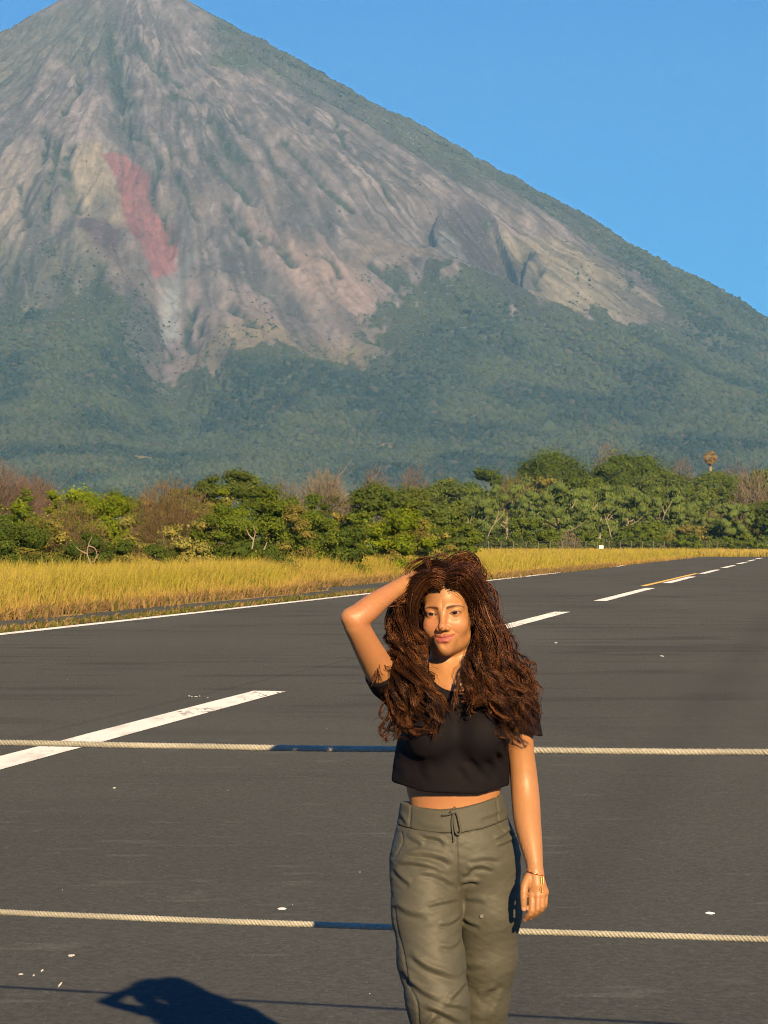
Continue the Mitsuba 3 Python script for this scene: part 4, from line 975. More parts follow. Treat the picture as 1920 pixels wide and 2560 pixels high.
def head_sdf(P):
    """Distance to the head, P in its frame (x to the picture's right, y back, z up)."""
    S = P * V3(1, 1, 1); ax = np.abs(P[:, 0]); M = np.c_[ax, P[:, 1:]]
    d = ellipsoid(P, V3(0, .008, .036), V3(.0630, .090, .083))
    d = smin(d, ellipsoid(P, V3(0, -.022, -.018), V3(.0535, .0660, .080)), .025)
    d = smin(d, cone(M, V3(.0, -.0700, -.0835), V3(.0310, -.020, -.062), .0150, .0185), .032)
    d = smin(d, sphere(P, V3(0, -.0745, -.0835), .0145), .020)                                      # chin
    d = smin(d, ellipsoid(M, V3(.0330, -.0610, -.0290), V3(.0210, .0165, .0190)), .026)             # cheeks, raised by the smile
    d = smin(d, cone(M, V3(.010, -.0805, .0150), V3(.040, -.0665, .0160), .0060, .0050), .020)      # brow
    d = smax(d, -sphere(M, V3(.0300, -.0990, -.0005), .0185), .012)                                 # eye hollows
    d = smin(d, cone(P, V3(0, -.0850, .0050), V3(0, -.1000, -.0300), .0055, .0078), .012)           # nose
    d = smin(d, sphere(P, V3(0, -.1035, -.0350), .0092), .008)
    d = smin(d, ellipsoid(M, V3(.0120, -.0925, -.0385), V3(.0062, .0095, .0065)), .006)
    d = smax(d, -ellipsoid(M, V3(.0062, -.0995, -.0462), V3(.0036, .0050, .0034)), .003)
    d = smin(d, ellipsoid(P, V3(0, -.0770, -.0640), V3(.026, .0170, .0170)), .014)                  # muzzle
    d = smax(d, -cone(M, V3(.0175, -.0920, -.0400), V3(.0330, -.0790, -.0530), .0020, .0014), .006)  # smile folds
    up = chain(M, [V3(0, -.0945, -.0570), V3(.0055, -.0950, -.0560), V3(.016, -.0895, -.0560), V3(.0272, -.0780, -.0515)], [.0036, .0040, .0032, .0012])
    dn = chain(M, [V3(0, -.0930, -.0685), V3(.009, -.0915, -.0675), V3(.018, -.0865, -.0628), V3(.0268, -.0785, -.0530)], [.0064, .0060, .0040, .0012])
    d = smin(d, up, .0035); d = smin(d, dn, .0040)
    seam = chain(M, [V3(0, -.0985, -.0612), V3(.006, -.0980, -.0608), V3(.017, -.0925, -.0578), V3(.0290, -.0795, -.0500)], [.0009, .0009, .0009, .0010])
    d = smax(d, -seam, .0022)
    d = smax(d, -sphere(P, V3(0, -.0980, -.0790), .0050), .010)                                     # below the lip
    lid = sphere(M, V3(.0300, -.0705, -.0005), .0132)
    d = smin(d, lid, .004)
    q = M - V3(.0300, 0, -.0010)
    tilt = .10
    ex, ez = q[:, 0], q[:, 2] - tilt * q[:, 0]
    slit = np.maximum(np.sqrt(ex ** 2 + (ez + .0200) ** 2) - .0238, np.sqrt(ex ** 2 + (ez - .0350) ** 2) - .0371)
    slit = np.maximum(np.maximum(slit, P[:, 1] + .060), .0114 - length(M - V3(.0300, -.0705, -.0005)))
    d = smax(d, -slit, .0010)
    ear = ellipsoid(M, V3(.0615, -.008, -.010), V3(.0085, .0150, .0240))
    ear = smax(ear, -ellipsoid(M, V3(.0690, -.016, -.007), V3(.0060, .0085, .0130)), .004)
    return smin(d, ear, .006)


SH_R, SH_L = at(1012, 1716, .00), at(1282, 1728, .02)          # shoulders, to the left and right of the picture
ARM_L = [SH_L, at(1293, 1775, .015), at(1301, 1850, .015), at(1305, 1900, .02), at(1310, 1950, .020), at(1314, 2000, .005), at(1318, 2050, -.025), at(1326, 2100, -.055), at(1335, 2150, -.082), at(1338, 2180, -.095)]
RAD_L = [.047, .040, .0325, .033, .0345, .0355, .0340, .0290, .0220, .0195]
ARM_R = [SH_R, at(962, 1690, -.05), at(930, 1640, -.10), at(903, 1588, -.145), at(890, 1553, -.165), at(917, 1526, -.150), at(950, 1500, -.12), at(985, 1476, -.085), at(1014, 1459, -.055)]
RAD_R = [.047, .041, .0355, .0315, .0310, .0310, .0260, .0215, .0195]


ARMS = [flowing(ARM_L, RAD_L), flowing(ARM_R, RAD_R)]


def arms(p):
    d = np.minimum(chain(p, *ARMS[0]), chain(p, *ARMS[1]))
    return smin(d, sphere(p, at(870, 1541, -.175), .0155), .022)       # point of the raised elbow


# each hand: palm of hulled cones, then thumb and four fingers as chains
KL = [at(1330, 2237, -.112), at(1344, 2239, -.116), at(1355, 2236, -.112), at(1363, 2230, -.102)]
FINGERS_L = [([KL[0], at(1329, 2276, -.120), at(1320.5, 2289, -.112), at(1312.5, 2299, -.100)], [.0090, .0078, .0070, .0056]),
             ([KL[1], at(1343, 2272, -.122), at(1336, 2285, -.112), at(1327, 2295, -.098)], [.0084, .0072, .0066, .0054]),
             ([KL[2], at(1355, 2266, -.116), at(1349.5, 2278, -.106), at(1341, 2287, -.092)], [.0078, .0066, .0060, .0052]),
             ([KL[3], at(1363, 2258, -.104), at(1360.5, 2268, -.096), at(1355, 2276, -.086)], [.0070, .0058, .0054, .0048]),
             ([at(1322, 2194, -.104), at(1311.5, 2216, -.118), at(1309, 2245, -.126), at(1309.5, 2272, -.124)], [.0115, .0098, .0080, .0064])]
WL = ARM_L[-1]
KR = [at(1048, 1446, 0.010), at(1051, 1437, 0.030), at(1054, 1430, 0.050), at(1056, 1426, 0.070)]
FINGERS_R = [([KR[0], at(1075, 1428, -0.007), at(1093, 1422, 0.005), at(1105, 1422, 0.019)], [.0092, .0082, .0074, .006]),
             ([KR[1], at(1081, 1420, 0.015), at(1101, 1416, 0.025), at(1114, 1417, 0.037)], [.0092, .0082, .0074, .006]),
             ([KR[2], at(1082, 1415, 0.035), at(1101, 1413, 0.045), at(1113, 1415, 0.055)], [.0088, .0080, .0072, .006]),
             ([KR[3], at(1077, 1415, 0.055), at(1092, 1414, 0.061), at(1102, 1417, 0.067)], [.008, .007, .0064, .0055]),
             ([at(1028, 1462, -0.040), at(1046, 1466, -0.054), at(1066, 1462, -0.060), at(1080, 1456, -0.056)], [.0115, .0105, .0088, .0072])]
WR = ARM_R[-1]


def hand(p, W, K, fingers):
    d = cone(p, W, W * .45 + K[1] * .55, .0190, .0170)
    for k in K:
        d = smin(d, cone(p, W * .75 + k * .25, k, .0128, .0092), .009)
    for P, r in fingers:
        d = smin(d, chain(p, *flowing(P, [q * 1.06 for q in r], 2)), .0028)
    return d


def torso(p):
    d = ellipsoid(p, at(1140, 1800, .03), V3(.138, .092, .150))
    d = smin(d, ellipsoid(p, at(1134, 1950, .03), V3(.120, .082, .130)), .05)
    d = smin(d, ellipsoid(p, at(1138, 2110, .035), V3(.136, .088, .110)), .05)
    d = smin(d, sphere(p, at(1080, 1838, -.052), .060), .035)
    d = smin(d, sphere(p, at(1204, 1836, -.052), .060), .035)
    for s in (SH_R, SH_L):
        d = smin(d, cone(p, at(1132, 1690, .035), s, .050, .046), .035)
    d = smin(d, cone(p, at(1140, 1735, -.025), at(1085, 1742, -.020), .030, .030), .05)
    d = smin(d, cone(p, at(1140, 1735, -.025), at(1200, 1744, -.018), .030, .030), .05)
    return d


LEG_R = [at(1066, 2170, .0), at(1066, 2281, -.03), at(1078, 2402, -.06), at(1094, 2500, -.085), at(1118, 2720, -.05), at(1135, 2990, .06)]
LEG_L = [at(1212, 2170, .03), at(1222, 2281, .03), at(1220, 2402, .05), at(1208, 2500, .08), at(1190, 2720, .16), at(1180, 2960, .28)]


def neck(p):
    d = cone(p, head(0, .020, -.055), at(1134, 1700, .02), .0480, .0525)
    for s in (-1, 1):                                              # tendons and collar bones
        d = smin(d, cone(p, head(.040 * s, .010, -.070), at(1136 + 14 * s, 1708, -.045), .010, .009), .025)
        d = smin(d, cone(p, at(1136 + 14 * s, 1711, -.050), at(1136 + 95 * s, 1698, -.020), .008, .008), .014)
    return d


def body_sdf(p):
    d = torso(p)
    d = smin(d, arms(p), .020)
    d = smin(d, neck(p), .030)
    z = p[:, 2]
    m = z > 1.33
    if m.any(): d[m] = smin(d[m], head_sdf(local(p[m])), .012)
    m = (z < .96) & (p[:, 0] > .30)
    if m.any(): d[m] = smin(d[m], hand(p[m], WL, KL, FINGERS_L), .008)
    m = (z > 1.48) & (p[:, 0] < .22)
    if m.any(): d[m] = smin(d[m], hand(p[m], WR, KR, FINGERS_R), .008)
    m = z < 1.0
    if m.any():
        q = p[m]; L = np.minimum(chain(q, LEG_R, [.07, .068, .058, .048, .044, .030]), chain(q, LEG_L, [.07, .066, .058, .048, .044, .030]))
        d[m] = smin(d[m], L, .03)
    d = smax(d, -sphere(p, at(1137, 2014, -.060), .006), .006)      # navel
    return d


LO, HI = [-.16, PD - .30, 0.0], [.46, PD + .40, 1.66]
v, f = surface(body_sdf, LO, HI, 0.0062)
v = settle(body_sdf, v, 1)
hb = lambda v: (np.abs(local(v)[:, 0]) < .085) & (local(v)[:, 1] < .03) & (np.abs(local(v)[:, 2] + .01) < .115)
handbox = lambda v: (v[:, 0] > .33) & (v[:, 2] < .875) & (v[:, 2] > .70)
v, f = refine(v, f, handbox); v = settle(body_sdf, v, where=handbox)
v, f = refine(v, f, lambda v: hb(v) | handbox(v)); v = settle(body_sdf, v, where=lambda v: hb(v) | handbox(v))
fine = lambda v: hb(v) & (local(v)[:, 1] < -.045)
v, f = refine(v, f, fine); v = settle(body_sdf, v, where=fine)
feat = lambda v: fine(v) & (np.abs(local(v)[:, 0]) < .048) & (local(v)[:, 2] < .028) & (local(v)[:, 2] > -.080)
v, f = refine(v, f, feat); v = settle(body_sdf, v, where=feat)
v, f = refine(v, f, lambda v: feat(v) & (np.abs(local(v)[:, 2] + .003) < .010)); v = settle(body_sdf, v, where=feat)

# skin colours: lips, brows, lashes, flush, freckles, nails
P = local(v); A = np.abs(P[:, 0]); onface = (P[:, 1] < -.045) & (np.abs(P[:, 2]) < .12)
skin = np.tile([.305, .145, .060], (len(v), 1)) * (0.94 + 0.12 * fb(v[:, 0] * 40, v[:, 1] * 40, v[:, 2] * 40, 3, 3))[:, None]
def over(col, rgb, w): return col * (1 - w[:, None]) + np.array(rgb) * w[:, None]
flush = np.exp(-((A - .036) / .020) ** 2 - ((P[:, 2] + .030) / .020) ** 2) + 0.7 * np.exp(-(A / .010) ** 2 - ((P[:, 2] + .034) / .012) ** 2)
skin = over(skin, [.34, .120, .070], .35 * sstep(.45, .75, fb(v[:, 0] * 16, v[:, 1] * 16, v[:, 2] * 16, 3, 4)))
skin = over(skin, [.40, .150, .085], 0.45 * flush * onface)
freck = sstep(.70, .80, nz(v[:, 0] * 330, v[:, 1] * 330, v[:, 2] * 330, 9)) * np.exp(-((A - .026) / .022) ** 2 - ((P[:, 2] + .022) / .020) ** 2) * onface
skin = over(skin, [.26, .115, .05], 0.35 * freck)
lipz = np.interp(A, [0, .0055, .016, .0276], [-.0540, -.0524, -.0530, -.0505]); lowz = np.interp(A, [0, .009, .018, .0276], [-.0752, -.0738, -.0668, -.0526])
lip = sstep(-.0006, .0008, np.minimum(lipz - P[:, 2], P[:, 2] - lowz)) * (A < .0282) * (P[:, 1] < -.072)
skin = over(skin, [.255, .062, .052], 0.9 * lip)
seamz = np.interp(A, [0, .006, .017, .0290], [-.0612, -.0608, -.0578, -.0500])
skin = over(skin, [.15, .035, .025], 0.8 * np.exp(-((P[:, 2] - seamz) / .0009) ** 2) * (A < .028) * onface)
bz = np.interp(A, [.010, .018, .032, .044, .050], [.0122, .0148, .0176, .0166, .0132]); bw = np.interp(A, [.009, .013, .030, .050], [.0036, .0038, .0029, .0010])
brow = sstep(1.35, .4, np.abs(P[:, 2] - bz) / bw) * (A > .010) * (A < .050) * onface
skin = over(skin, [.045, .020, .010], 0.88 * brow)
ex, ez = A - .030, P[:, 2] + .0010 - .10 * (A - .030)
lash = np.abs(np.sqrt(ex ** 2 + (ez + .0200) ** 2) - .0243)
skin = over(skin, [.03, .014, .008], 0.85 * np.exp(-(lash / .0024) ** 2) * (ez > .0) * (np.abs(ex) < .0145) * onface)
lash2 = np.abs(np.sqrt(ex ** 2 + (ez - .0350) ** 2) - .0374)
skin = over(skin, [.07, .03, .018], 0.75 * np.exp(-(lash2 / .0014) ** 2) * (ez < .001) * (np.abs(ex) < .013) * onface)
for (fp, fr), s in [(q, 1) for q in FINGERS_L]:
    tip, pre = fp[-1], fp[-2]; dirn = (tip - pre) / np.linalg.norm(tip - pre)
    nail = sphere(v, tip + dirn * .001 + V3(-.001, -.0055, .001), .0058)
    skin = over(skin, [.48, .24, .18], 0.8 * sstep(.0008, -.0008, nail))
scalp = sstep(.074, .082, P[:, 2] + .55 * np.maximum(A - .03, 0)) * (np.abs(P[:, 0]) < .12) * (P[:, 2] > 0) * (np.minimum(hand(v, WR, KR, FINGERS_R), arms(v)) > .004)
skin = over(skin, [.045, .022, .012], 0.85 * scalp)
scene['skin'] = two({'type': 'principled', 'base_color': {'type': 'mesh_attribute', 'name': 'vertex_color'}, 'roughness': 0.46, 'specular': 0.38})
add('person__body', (v, f), 'skin', True, color=skin)
tag('person', 'smiling woman in black cropped top and olive trousers, one hand in her long curly hair', 'person')

# eyes
mat('eye_white', [.24, .205, .185], 0.6, 0.1); mat('eye_iris', [.010, .005, .0035], 0.6, 0.05)
for s in (-1, 1):
    k = numbered('person__eye'); c = head(.0300 * s, -.0705, -.0005)
    e = trimesh.creation.icosphere(3, 0.0119); e.apply_translation(c); add(k, e, 'eye_white', True)
    ir = trimesh.creation.icosphere(3, 1.0); ir.apply_scale([.0062, .0028, .0062]); ir.apply_transform(np.block([[HR, np.zeros((3, 1))], [np.zeros((1, 3)), 1]]))
    ir.apply_translation(head(.0300 * s - .0004, -.0705 - .0099, .0004)); add(k + '__iris', ir, 'eye_iris', True)

# ------------------------------------------------------------------ cropped top
HEM_X, HEM_Z = np.array([at(x, 0)[0] for x in (960, 987, 1050, 1130, 1200, 1262, 1300)]), np.array([at(0, y)[2] for y in (1950, 1957, 1972, 1979, 1977, 1967, 1960)])


def top_sdf(p):
    d = torso(p) - .0085
    d = smin(d, ellipsoid(p, at(1126, 1935, .028), V3(.1395, .103, .16)), .03)
    d = smin(d, cone(p, at(1040, 1880, .02), at(1022, 1960, .02), .040, .036), .03)
    d = smin(d, cone(p, at(1212, 1880, .02), at(1222, 1960, .02), .040, .038), .03)
    d = smax(d, HEM(p), .004)
    sl = chain(p, [SH_L, at(1296, 1785, .015), at(1313, 1850, .012)], [.057, .050, .0455])
    n = V3(.27, 0, .96); sl = smax(sl, -((p - at(1311, 1829, .01)) @ n), .004)
    sr = chain(p, [SH_R, at(962, 1692, -.048), at(935, 1650, -.10)], [.056, .047, .045])
    sr = smin(sr, cone(p, at(1000, 1745, -.01), at(955, 1718, -.03), .034, .022), .02)
    n = ARM_R[2] - ARM_R[1]; n /= np.linalg.norm(n); sr = smax(sr, (p - at(953, 1677, -.065)) @ n, .004)
    d = smin(d, sl, .022); d = smin(d, sr, .022)
    q = (p - at(1143, 1662, -.06)) / V3(.072, .16, .066)
    scoop = (length(q) - 1) * .066
    d = smax(d, -scoop, .004)
    return smax(d, p[:, 2] - at(0, 1655)[2], .004)


def HEM(p): return np.interp(p[:, 0], HEM_X, HEM_Z) + .0012 * np.sin(p[:, 0] * 47) * (p[:, 1] < PD) - p[:, 2]


def folds(v, n, items, front=0.25):
    """Cloth folds along drawn lines: a soft ridge with a valley on its lower side. Items: (line in picture units, height, width)."""
    out = np.zeros(len(v)); face = sstep(front, -.35, n[:, 1])
    for L, amp, w in items:
        pts = spline([at(x, y)[[0, 2]] for x, y in L], 14)
        d, s, t = seg_dist(v[:, 0], v[:, 2], pts)
        e = sstep(0, .22, t) * sstep(1, .7, t)
        sd = d * s
        out += amp * e * (np.exp(-(d / w) ** 2) - .8 * np.exp(-((sd + 1.7 * w) / (1.0 * w)) ** 2)) * face
    return v + n * out[:, None]


def normals(v, f): return np.array(trimesh.Trimesh(v, f, process=False).vertex_normals)


v, f = surface(top_sdf, [-.10, PD - .30, 1.02], [.46, PD + .2, 1.45], 0.0046); v = settle(top_sdf, v, 1)
n = normals(v, f)
TOPF = [([(1060, 1890), (1068, 1915), (1066, 1945)], .0030, .013), ([(1148, 1900), (1168, 1925), (1178, 1955)], .0024, .009), ([(1172, 1875), (1200, 1905), (1222, 1938)], .0036, .009),
        ([(1222, 1885), (1240, 1915), (1254, 1955)], .0042, .009), ([(1243, 1862), (1256, 1890), (1264, 1912)], .004, .007), ([(1020, 1888), (1050, 1880), (1070, 1892)], .0022, .010),
        ([(1100, 1722), (1125, 1750), (1160, 1770)], .0020, .008), ([(1215, 1800), (1235, 1792), (1262, 1800)], .0025, .006), ([(1110, 1740), (1135, 1765), (1170, 1785)], .0018, .008),
        ([(1000, 1905), (1012, 1930), (1008, 1952)], .0025, .012), ([(1235, 1846), (1250, 1842), (1264, 1846)], .0022, .006), ([(1290, 1790), (1310, 1800), (1335, 1800)], .0022, .007)]
v = folds(v, n, TOPF) + n * (0.0030 * (fb(v[:, 0] * 22, v[:, 1] * 22, v[:, 2] * 14, 3, 7) - .5) * 1.2)[:, None]
mat('black_cloth', lambda p, n, uv: mix([.0066, .0050, .0070], [.0040, .0032, .0046], noise(p.x * 900, p.y * 900, p.z * 900)), 0.8, 0.14)
add('person__cropped_top', (v, f), 'black_cloth', True)

# ------------------------------------------------------------------ trousers
WB_X = np.array([at(x, 0)[0] for x in (940, 1004, 1050, 1101, 1150, 1200, 1257, 1320)])
WB_T = np.array([at(0, y)[2] for y in (1996, 2007, 2016, 2019, 2014, 2003, 1987, 1970)])
SEAM = np.array([at(0, y)[2] for y in (2052, 2065, 2071, 2075, 2074, 2066, 2051, 2034)])


def trouser_base(p):
    d = ellipsoid(p, at(1131, 2030, .03), V3(.132, .093, .13))
    d = smin(d, ellipsoid(p, at(1138, 2125, .035), V3(.159, .118, .120)), .04)
    a = chain(p, LEG_R, [.092, .0835, .0805, .0745, .070, .068], .02)
    b = chain(p, LEG_L, [.088, .0780, .0700, .0630, .066, .066], .02)
    legs = smin(a, b, .010)
    d = smin(d, legs, .025)
    return d


def trouser_sdf(p):
    d = trouser_base(p)
    return np.maximum(smax(d, p[:, 2] - (np.interp(p[:, 0], WB_X, SEAM) - .001), .002), .075 - p[:, 2])


def band_sdf(p):
    d = trouser_base(p) - .0012
    return smax(smax(d, p[:, 2] - np.interp(p[:, 0], WB_X, WB_T), .005), np.interp(p[:, 0], WB_X, SEAM) - p[:, 2], .004)


v, f = surface(trouser_sdf, [-.10, PD - .32, 0.0], [.46, PD + .45, 1.02], 0.0060)
fr = lambda v: (v[:, 1] < PD + .05) & (v[:, 2] > .46)
v, f = refine(v, f, fr)
v = settle(trouser_sdf, v, 1, where=lambda v: v[:, 2] > .4); n = normals(v, f)
TRF = [([(1045, 2078), (1095, 2085), (1118, 2105)], 0.0043, .0063), ([(1005, 2130), (1055, 2120), (1105, 2130), (1135, 2150)], 0.0061, .0081), ([(985, 2150), (1030, 2142), (1085, 2155), (1130, 2180)], 0.0057, .0072),
       ([(1040, 2165), (1085, 2170), (1120, 2190), (1142, 2208)], 0.0052, .0072), ([(985, 2160), (1010, 2185), (1030, 2195)], 0.0038, .0072), ([(1145, 2200), (1165, 2193), (1185, 2192), (1200, 2200)], 0.0057, .0063),
       ([(1160, 2160), (1200, 2152), (1240, 2165)], 0.0043, .0072), ([(1165, 2140), (1215, 2133), (1260, 2140)], 0.0029, .0072), ([(1060, 2248), (1110, 2238), (1150, 2238)], 0.0043, .0054),
       ([(985, 2245), (1030, 2262), (1070, 2262)], 0.0038, .0090), ([(1090, 2290), (1125, 2288), (1152, 2272)], 0.0043, .0063), ([(1090, 2340), (1125, 2345), (1153, 2330)], 0.0038, .0063),
       ([(1020, 2352), (1060, 2385), (1110, 2405), (1155, 2425)], 0.0057, .0090), ([(1012, 2400), (1030, 2430), (1065, 2452), (1112, 2470)], 0.0057, .0090), ([(1112, 2475), (1140, 2450), (1165, 2430)], 0.0052, .0072),
       ([(1055, 2480), (1090, 2492), (1125, 2510), (1170, 2540)], 0.0061, .0090), ([(1100, 2478), (1135, 2482), (1172, 2500)], 0.0043, .0072), ([(1060, 2545), (1075, 2520), (1085, 2505)], 0.0057, .0072),
       ([(1155, 2285), (1175, 2298), (1205, 2305)], 0.0038, .0072), ([(1155, 2240), (1190, 2238), (1220, 2245)], 0.0029, .0081), ([(1160, 2400), (1175, 2410), (1215, 2400)], 0.0029, .0090), ([(1150, 2180), (1170, 2165), (1180, 2150)], 0.0029, .0072),
       ([(1230, 2090), (1260, 2080), (1285, 2062)], 0.0043, .0054), ([(1235, 2105), (1265, 2098), (1292, 2088)], 0.0043, .0054), ([(1015, 2080), (1045, 2092), (1060, 2105)], 0.0038, .0072), ([(1250, 2470), (1240, 2510), (1215, 2560)], 0.0038, .0108),
       ([(1190, 2485), (1215, 2478), (1250, 2440)], 0.0033, .0108)]
v = folds(v, n, TRF)
n2 = normals(v, f)
A1 = v[:, 0] * .8 + v[:, 2] * .25; B1 = v[:, 2] - v[:, 0] * .35
wr = 1 - np.abs(2 * fb(A1 * 9, B1 * 30, v[:, 1] * 6, 3, 28) - 1); B2 = v[:, 2] + v[:, 0] * .5
wr2 = 1 - np.abs(2 * fb(A1 * 12, B2 * 42, v[:, 1] * 8, 3, 38) - 1)
v = v + n2 * ((.0024 * (wr ** 2 - .4) + .0015 * (wr2 ** 2 - .4)) * (.35 + .9 * nz(v[:, 0] * 9, v[:, 1] * 9, v[:, 2] * 6, 48)))[:, None]
v = v + n2 * (0.0030 * (fb(v[:, 0] * 13, v[:, 1] * 13, v[:, 2] * 26, 3, 8) - .5) + .0012 * (fb(v[:, 0] * 60, v[:, 1] * 60, v[:, 2] * 110, 2, 18) - .5))[:, None]
# stitched seams: fly, pockets, the two side seams
for L, amp, w in (([(1137, 2078), (1140, 2130), (1143, 2180), (1146, 2212)], -.0030, .0022), ([(1003, 2078), (1006, 2100), (994, 2125), (985, 2140)], -.003, .0022), ([(1244, 2060), (1260, 2075), (1285, 2088), (1296, 2095)], -.003, .0022),
                  ([(985, 2262), (992, 2310), (1008, 2370), (1020, 2440), (1040, 2480), (1046, 2560)], -.0035, .003)):
    d, s, t = seg_dist(v[:, 0], v[:, 2], spline([at(x, y)[[0, 2]] for x, y in L], 16)); v = v + n2 * (amp * np.exp(-(d / w) ** 2) * (n2[:, 1] < .3))[:, None]
weave = lambda p, n, uv: mix([.068, .067, .051], [.050, .049, .038], noise(p.x * 700, p.y * 700, p.z * 500) * .6 + .4 * fbm(p.x * 14, p.y * 14, p.z * 10, 3))
mat('olive_cloth', weave, 0.6, 0.28)
mat('olive_band', lambda p, n, uv: mix([.065, .064, .049], [.048, .047, .036], noise(p.x * 700, p.y * 700, p.z * 500) * .6 + .4 * fbm(p.x * 14, p.y * 14, p.z * 10, 3)), 0.65, 0.25)
add('person__trousers', (v, f), 'olive_cloth', True)
v, f = surface(band_sdf, [-.02, PD - .2, .92], [.40, PD + .25, 1.06], 0.0036); v = settle(band_sdf, v, 1); n = normals(v, f)
for L in ([(1027, 2012), (1023, 2068)], [(1241, 1992), (1246, 2056)]):
    d, s, t = seg_dist(v[:, 0], v[:, 2], spline([at(x, y)[[0, 2]] for x, y in L], 8)); v = v - n * (.0030 * np.exp(-(d / .0022) ** 2))[:, None]
v = folds(v, n, [([(1190, 2040), (1230, 2030), (1262, 2020)], .0025, .006), ([(1040, 2050), (1080, 2056), (1120, 2056)], .0015, .007), ([(1000, 2030), (1012, 2045), (1020, 2060)], .003, .006)])
add('person__trousers__waistband', (v, f), 'olive_band', True)


def front(px, py, f=trouser_base, lift=.004):
    """The point of the clothes' front under a picture position, pushed out a little."""
    y = np.linspace(PD - .25, PD + .05, 400); q = np.stack([(px - 960) / 6500 * y, y, EYE + (1359 - py) / 6500 * y], 1)
    d = f(q); k = np.argmax(d < .0015)
    return q[k] + V3(0, -lift, 0)


def cord(key, pts, r, m, lift=.004, sides=6, nn=26):
    add(numbered(key), tube_mesh(spline([front(x, y, lift=lift + (z[0] if z else 0)) for x, y, *z in pts], nn), r, sides), m, True)


cord('person__trousers__drawstring', [(1134, 2030), (1130, 2050), (1131, 2075), (1134, 2096), (1133, 2104)], .0026, 'olive_band', .006)
cord('person__trousers__drawstring', [(1134, 2028), (1142, 2034), (1147, 2054), (1151, 2076), (1147, 2086), (1139, 2080), (1135, 2058), (1134, 2034)], .0026, 'olive_band', .008, nn=40)
cord('person__trousers__drawstring', [(1128, 2033), (1119, 2036), (1105, 2037)], .0022, 'olive_band', .007)
cord('person__trousers__drawstring', [(1130, 2030), (1134, 2022), (1138, 2017)], .0036, 'olive_band', .007)
kn = trimesh.creation.icosphere(2, 1.0); kn.apply_scale([.0075, .0055, .0065]); kn.apply_translation(front(1131, 2030, lift=.006)); add('person__trousers__knot', kn, 'olive_band', True)
mat('button_metal', [.20, .19, .16], 0.35, 0.5, metallic=0.6)
bt = trimesh.creation.cylinder(.0045, .003, sections=20); bt.apply_transform(trimesh.transformations.rotation_matrix(math.pi / 2, [1, 0, 0])); bt.apply_translation(front(1204, 2290, lift=.003)); add('person__trousers__button', bt, 'button_metal', 40)
tg = trimesh.creation.box((.006, .002, .016)); tg.apply_translation(at(977, 2140, -.0)); add('person__trousers__label', tg, 'black_cloth')

# shoes, below the picture
mat('shoe', [.10, .09, .08], 0.7, 0.3)
for foot, dy in ((LEG_R[-1], -.09), (LEG_L[-1], -.09)):
    c = np.array([foot[0], foot[1], 0])
    sf = lambda p: smax(smin(cone(p, c + V3(0, .03, .045), c + V3(-.01, -.14, .032), .040, .036), cone(p, c + V3(0, .02, .05), c + V3(0, .02, .10), .040, .040), .03), .002 - p[:, 2], .004)
    add(numbered('person__shoe'), surface(sf, c + V3(-.09, -.22, -.02), c + V3(.09, .12, .17), .006), 'shoe', True)

# bracelet on the wrist
mat('bead_gold', [.75, .42, .10], 0.3, 0.5, metallic=0.7); mat('bead_red', [.28, .025, .03], 0.35, 0.5)
bc, r0 = at(1338, 2180, -.097), .0222
BR = []
for k in range(60):
    a = 2 * math.pi * k / 60
    BR.append(bc + V3(math.cos(a) * r0, math.sin(a) * .0235, -.0070 * math.cos(a) - .0015))
BR = np.array(BR)
tag('person__bracelet', 'thin gold bracelet with red beads')
for k in range(0, 60, 3):
    seg = BR[[k, (k + 1) % 60, (k + 2) % 60, (k + 3) % 60]]
    add(numbered('person__bracelet__bead'), tube_mesh(seg, .0014, 6), 'bead_red' if (k // 3) % 2 else 'bead_gold', True)
for x0, y0, x1, y1 in ((1354, 2190, 1351, 2223), (1359, 2191, 1355, 2229)):
    p0, p1 = at(x0, y0, -.119), at(x1, y1, -.126)
    add(numbered('person__bracelet__cord'), tube_mesh([p0, p0 * .5 + p1 * .5 + V3(.0005, -.001, 0), p1], .0007, 5), 'bead_gold', True)
    b = trimesh.creation.icosphere(2, .0019); b.apply_translation(p1); add(numbered('person__bracelet__bead'), b, 'bead_gold', True)
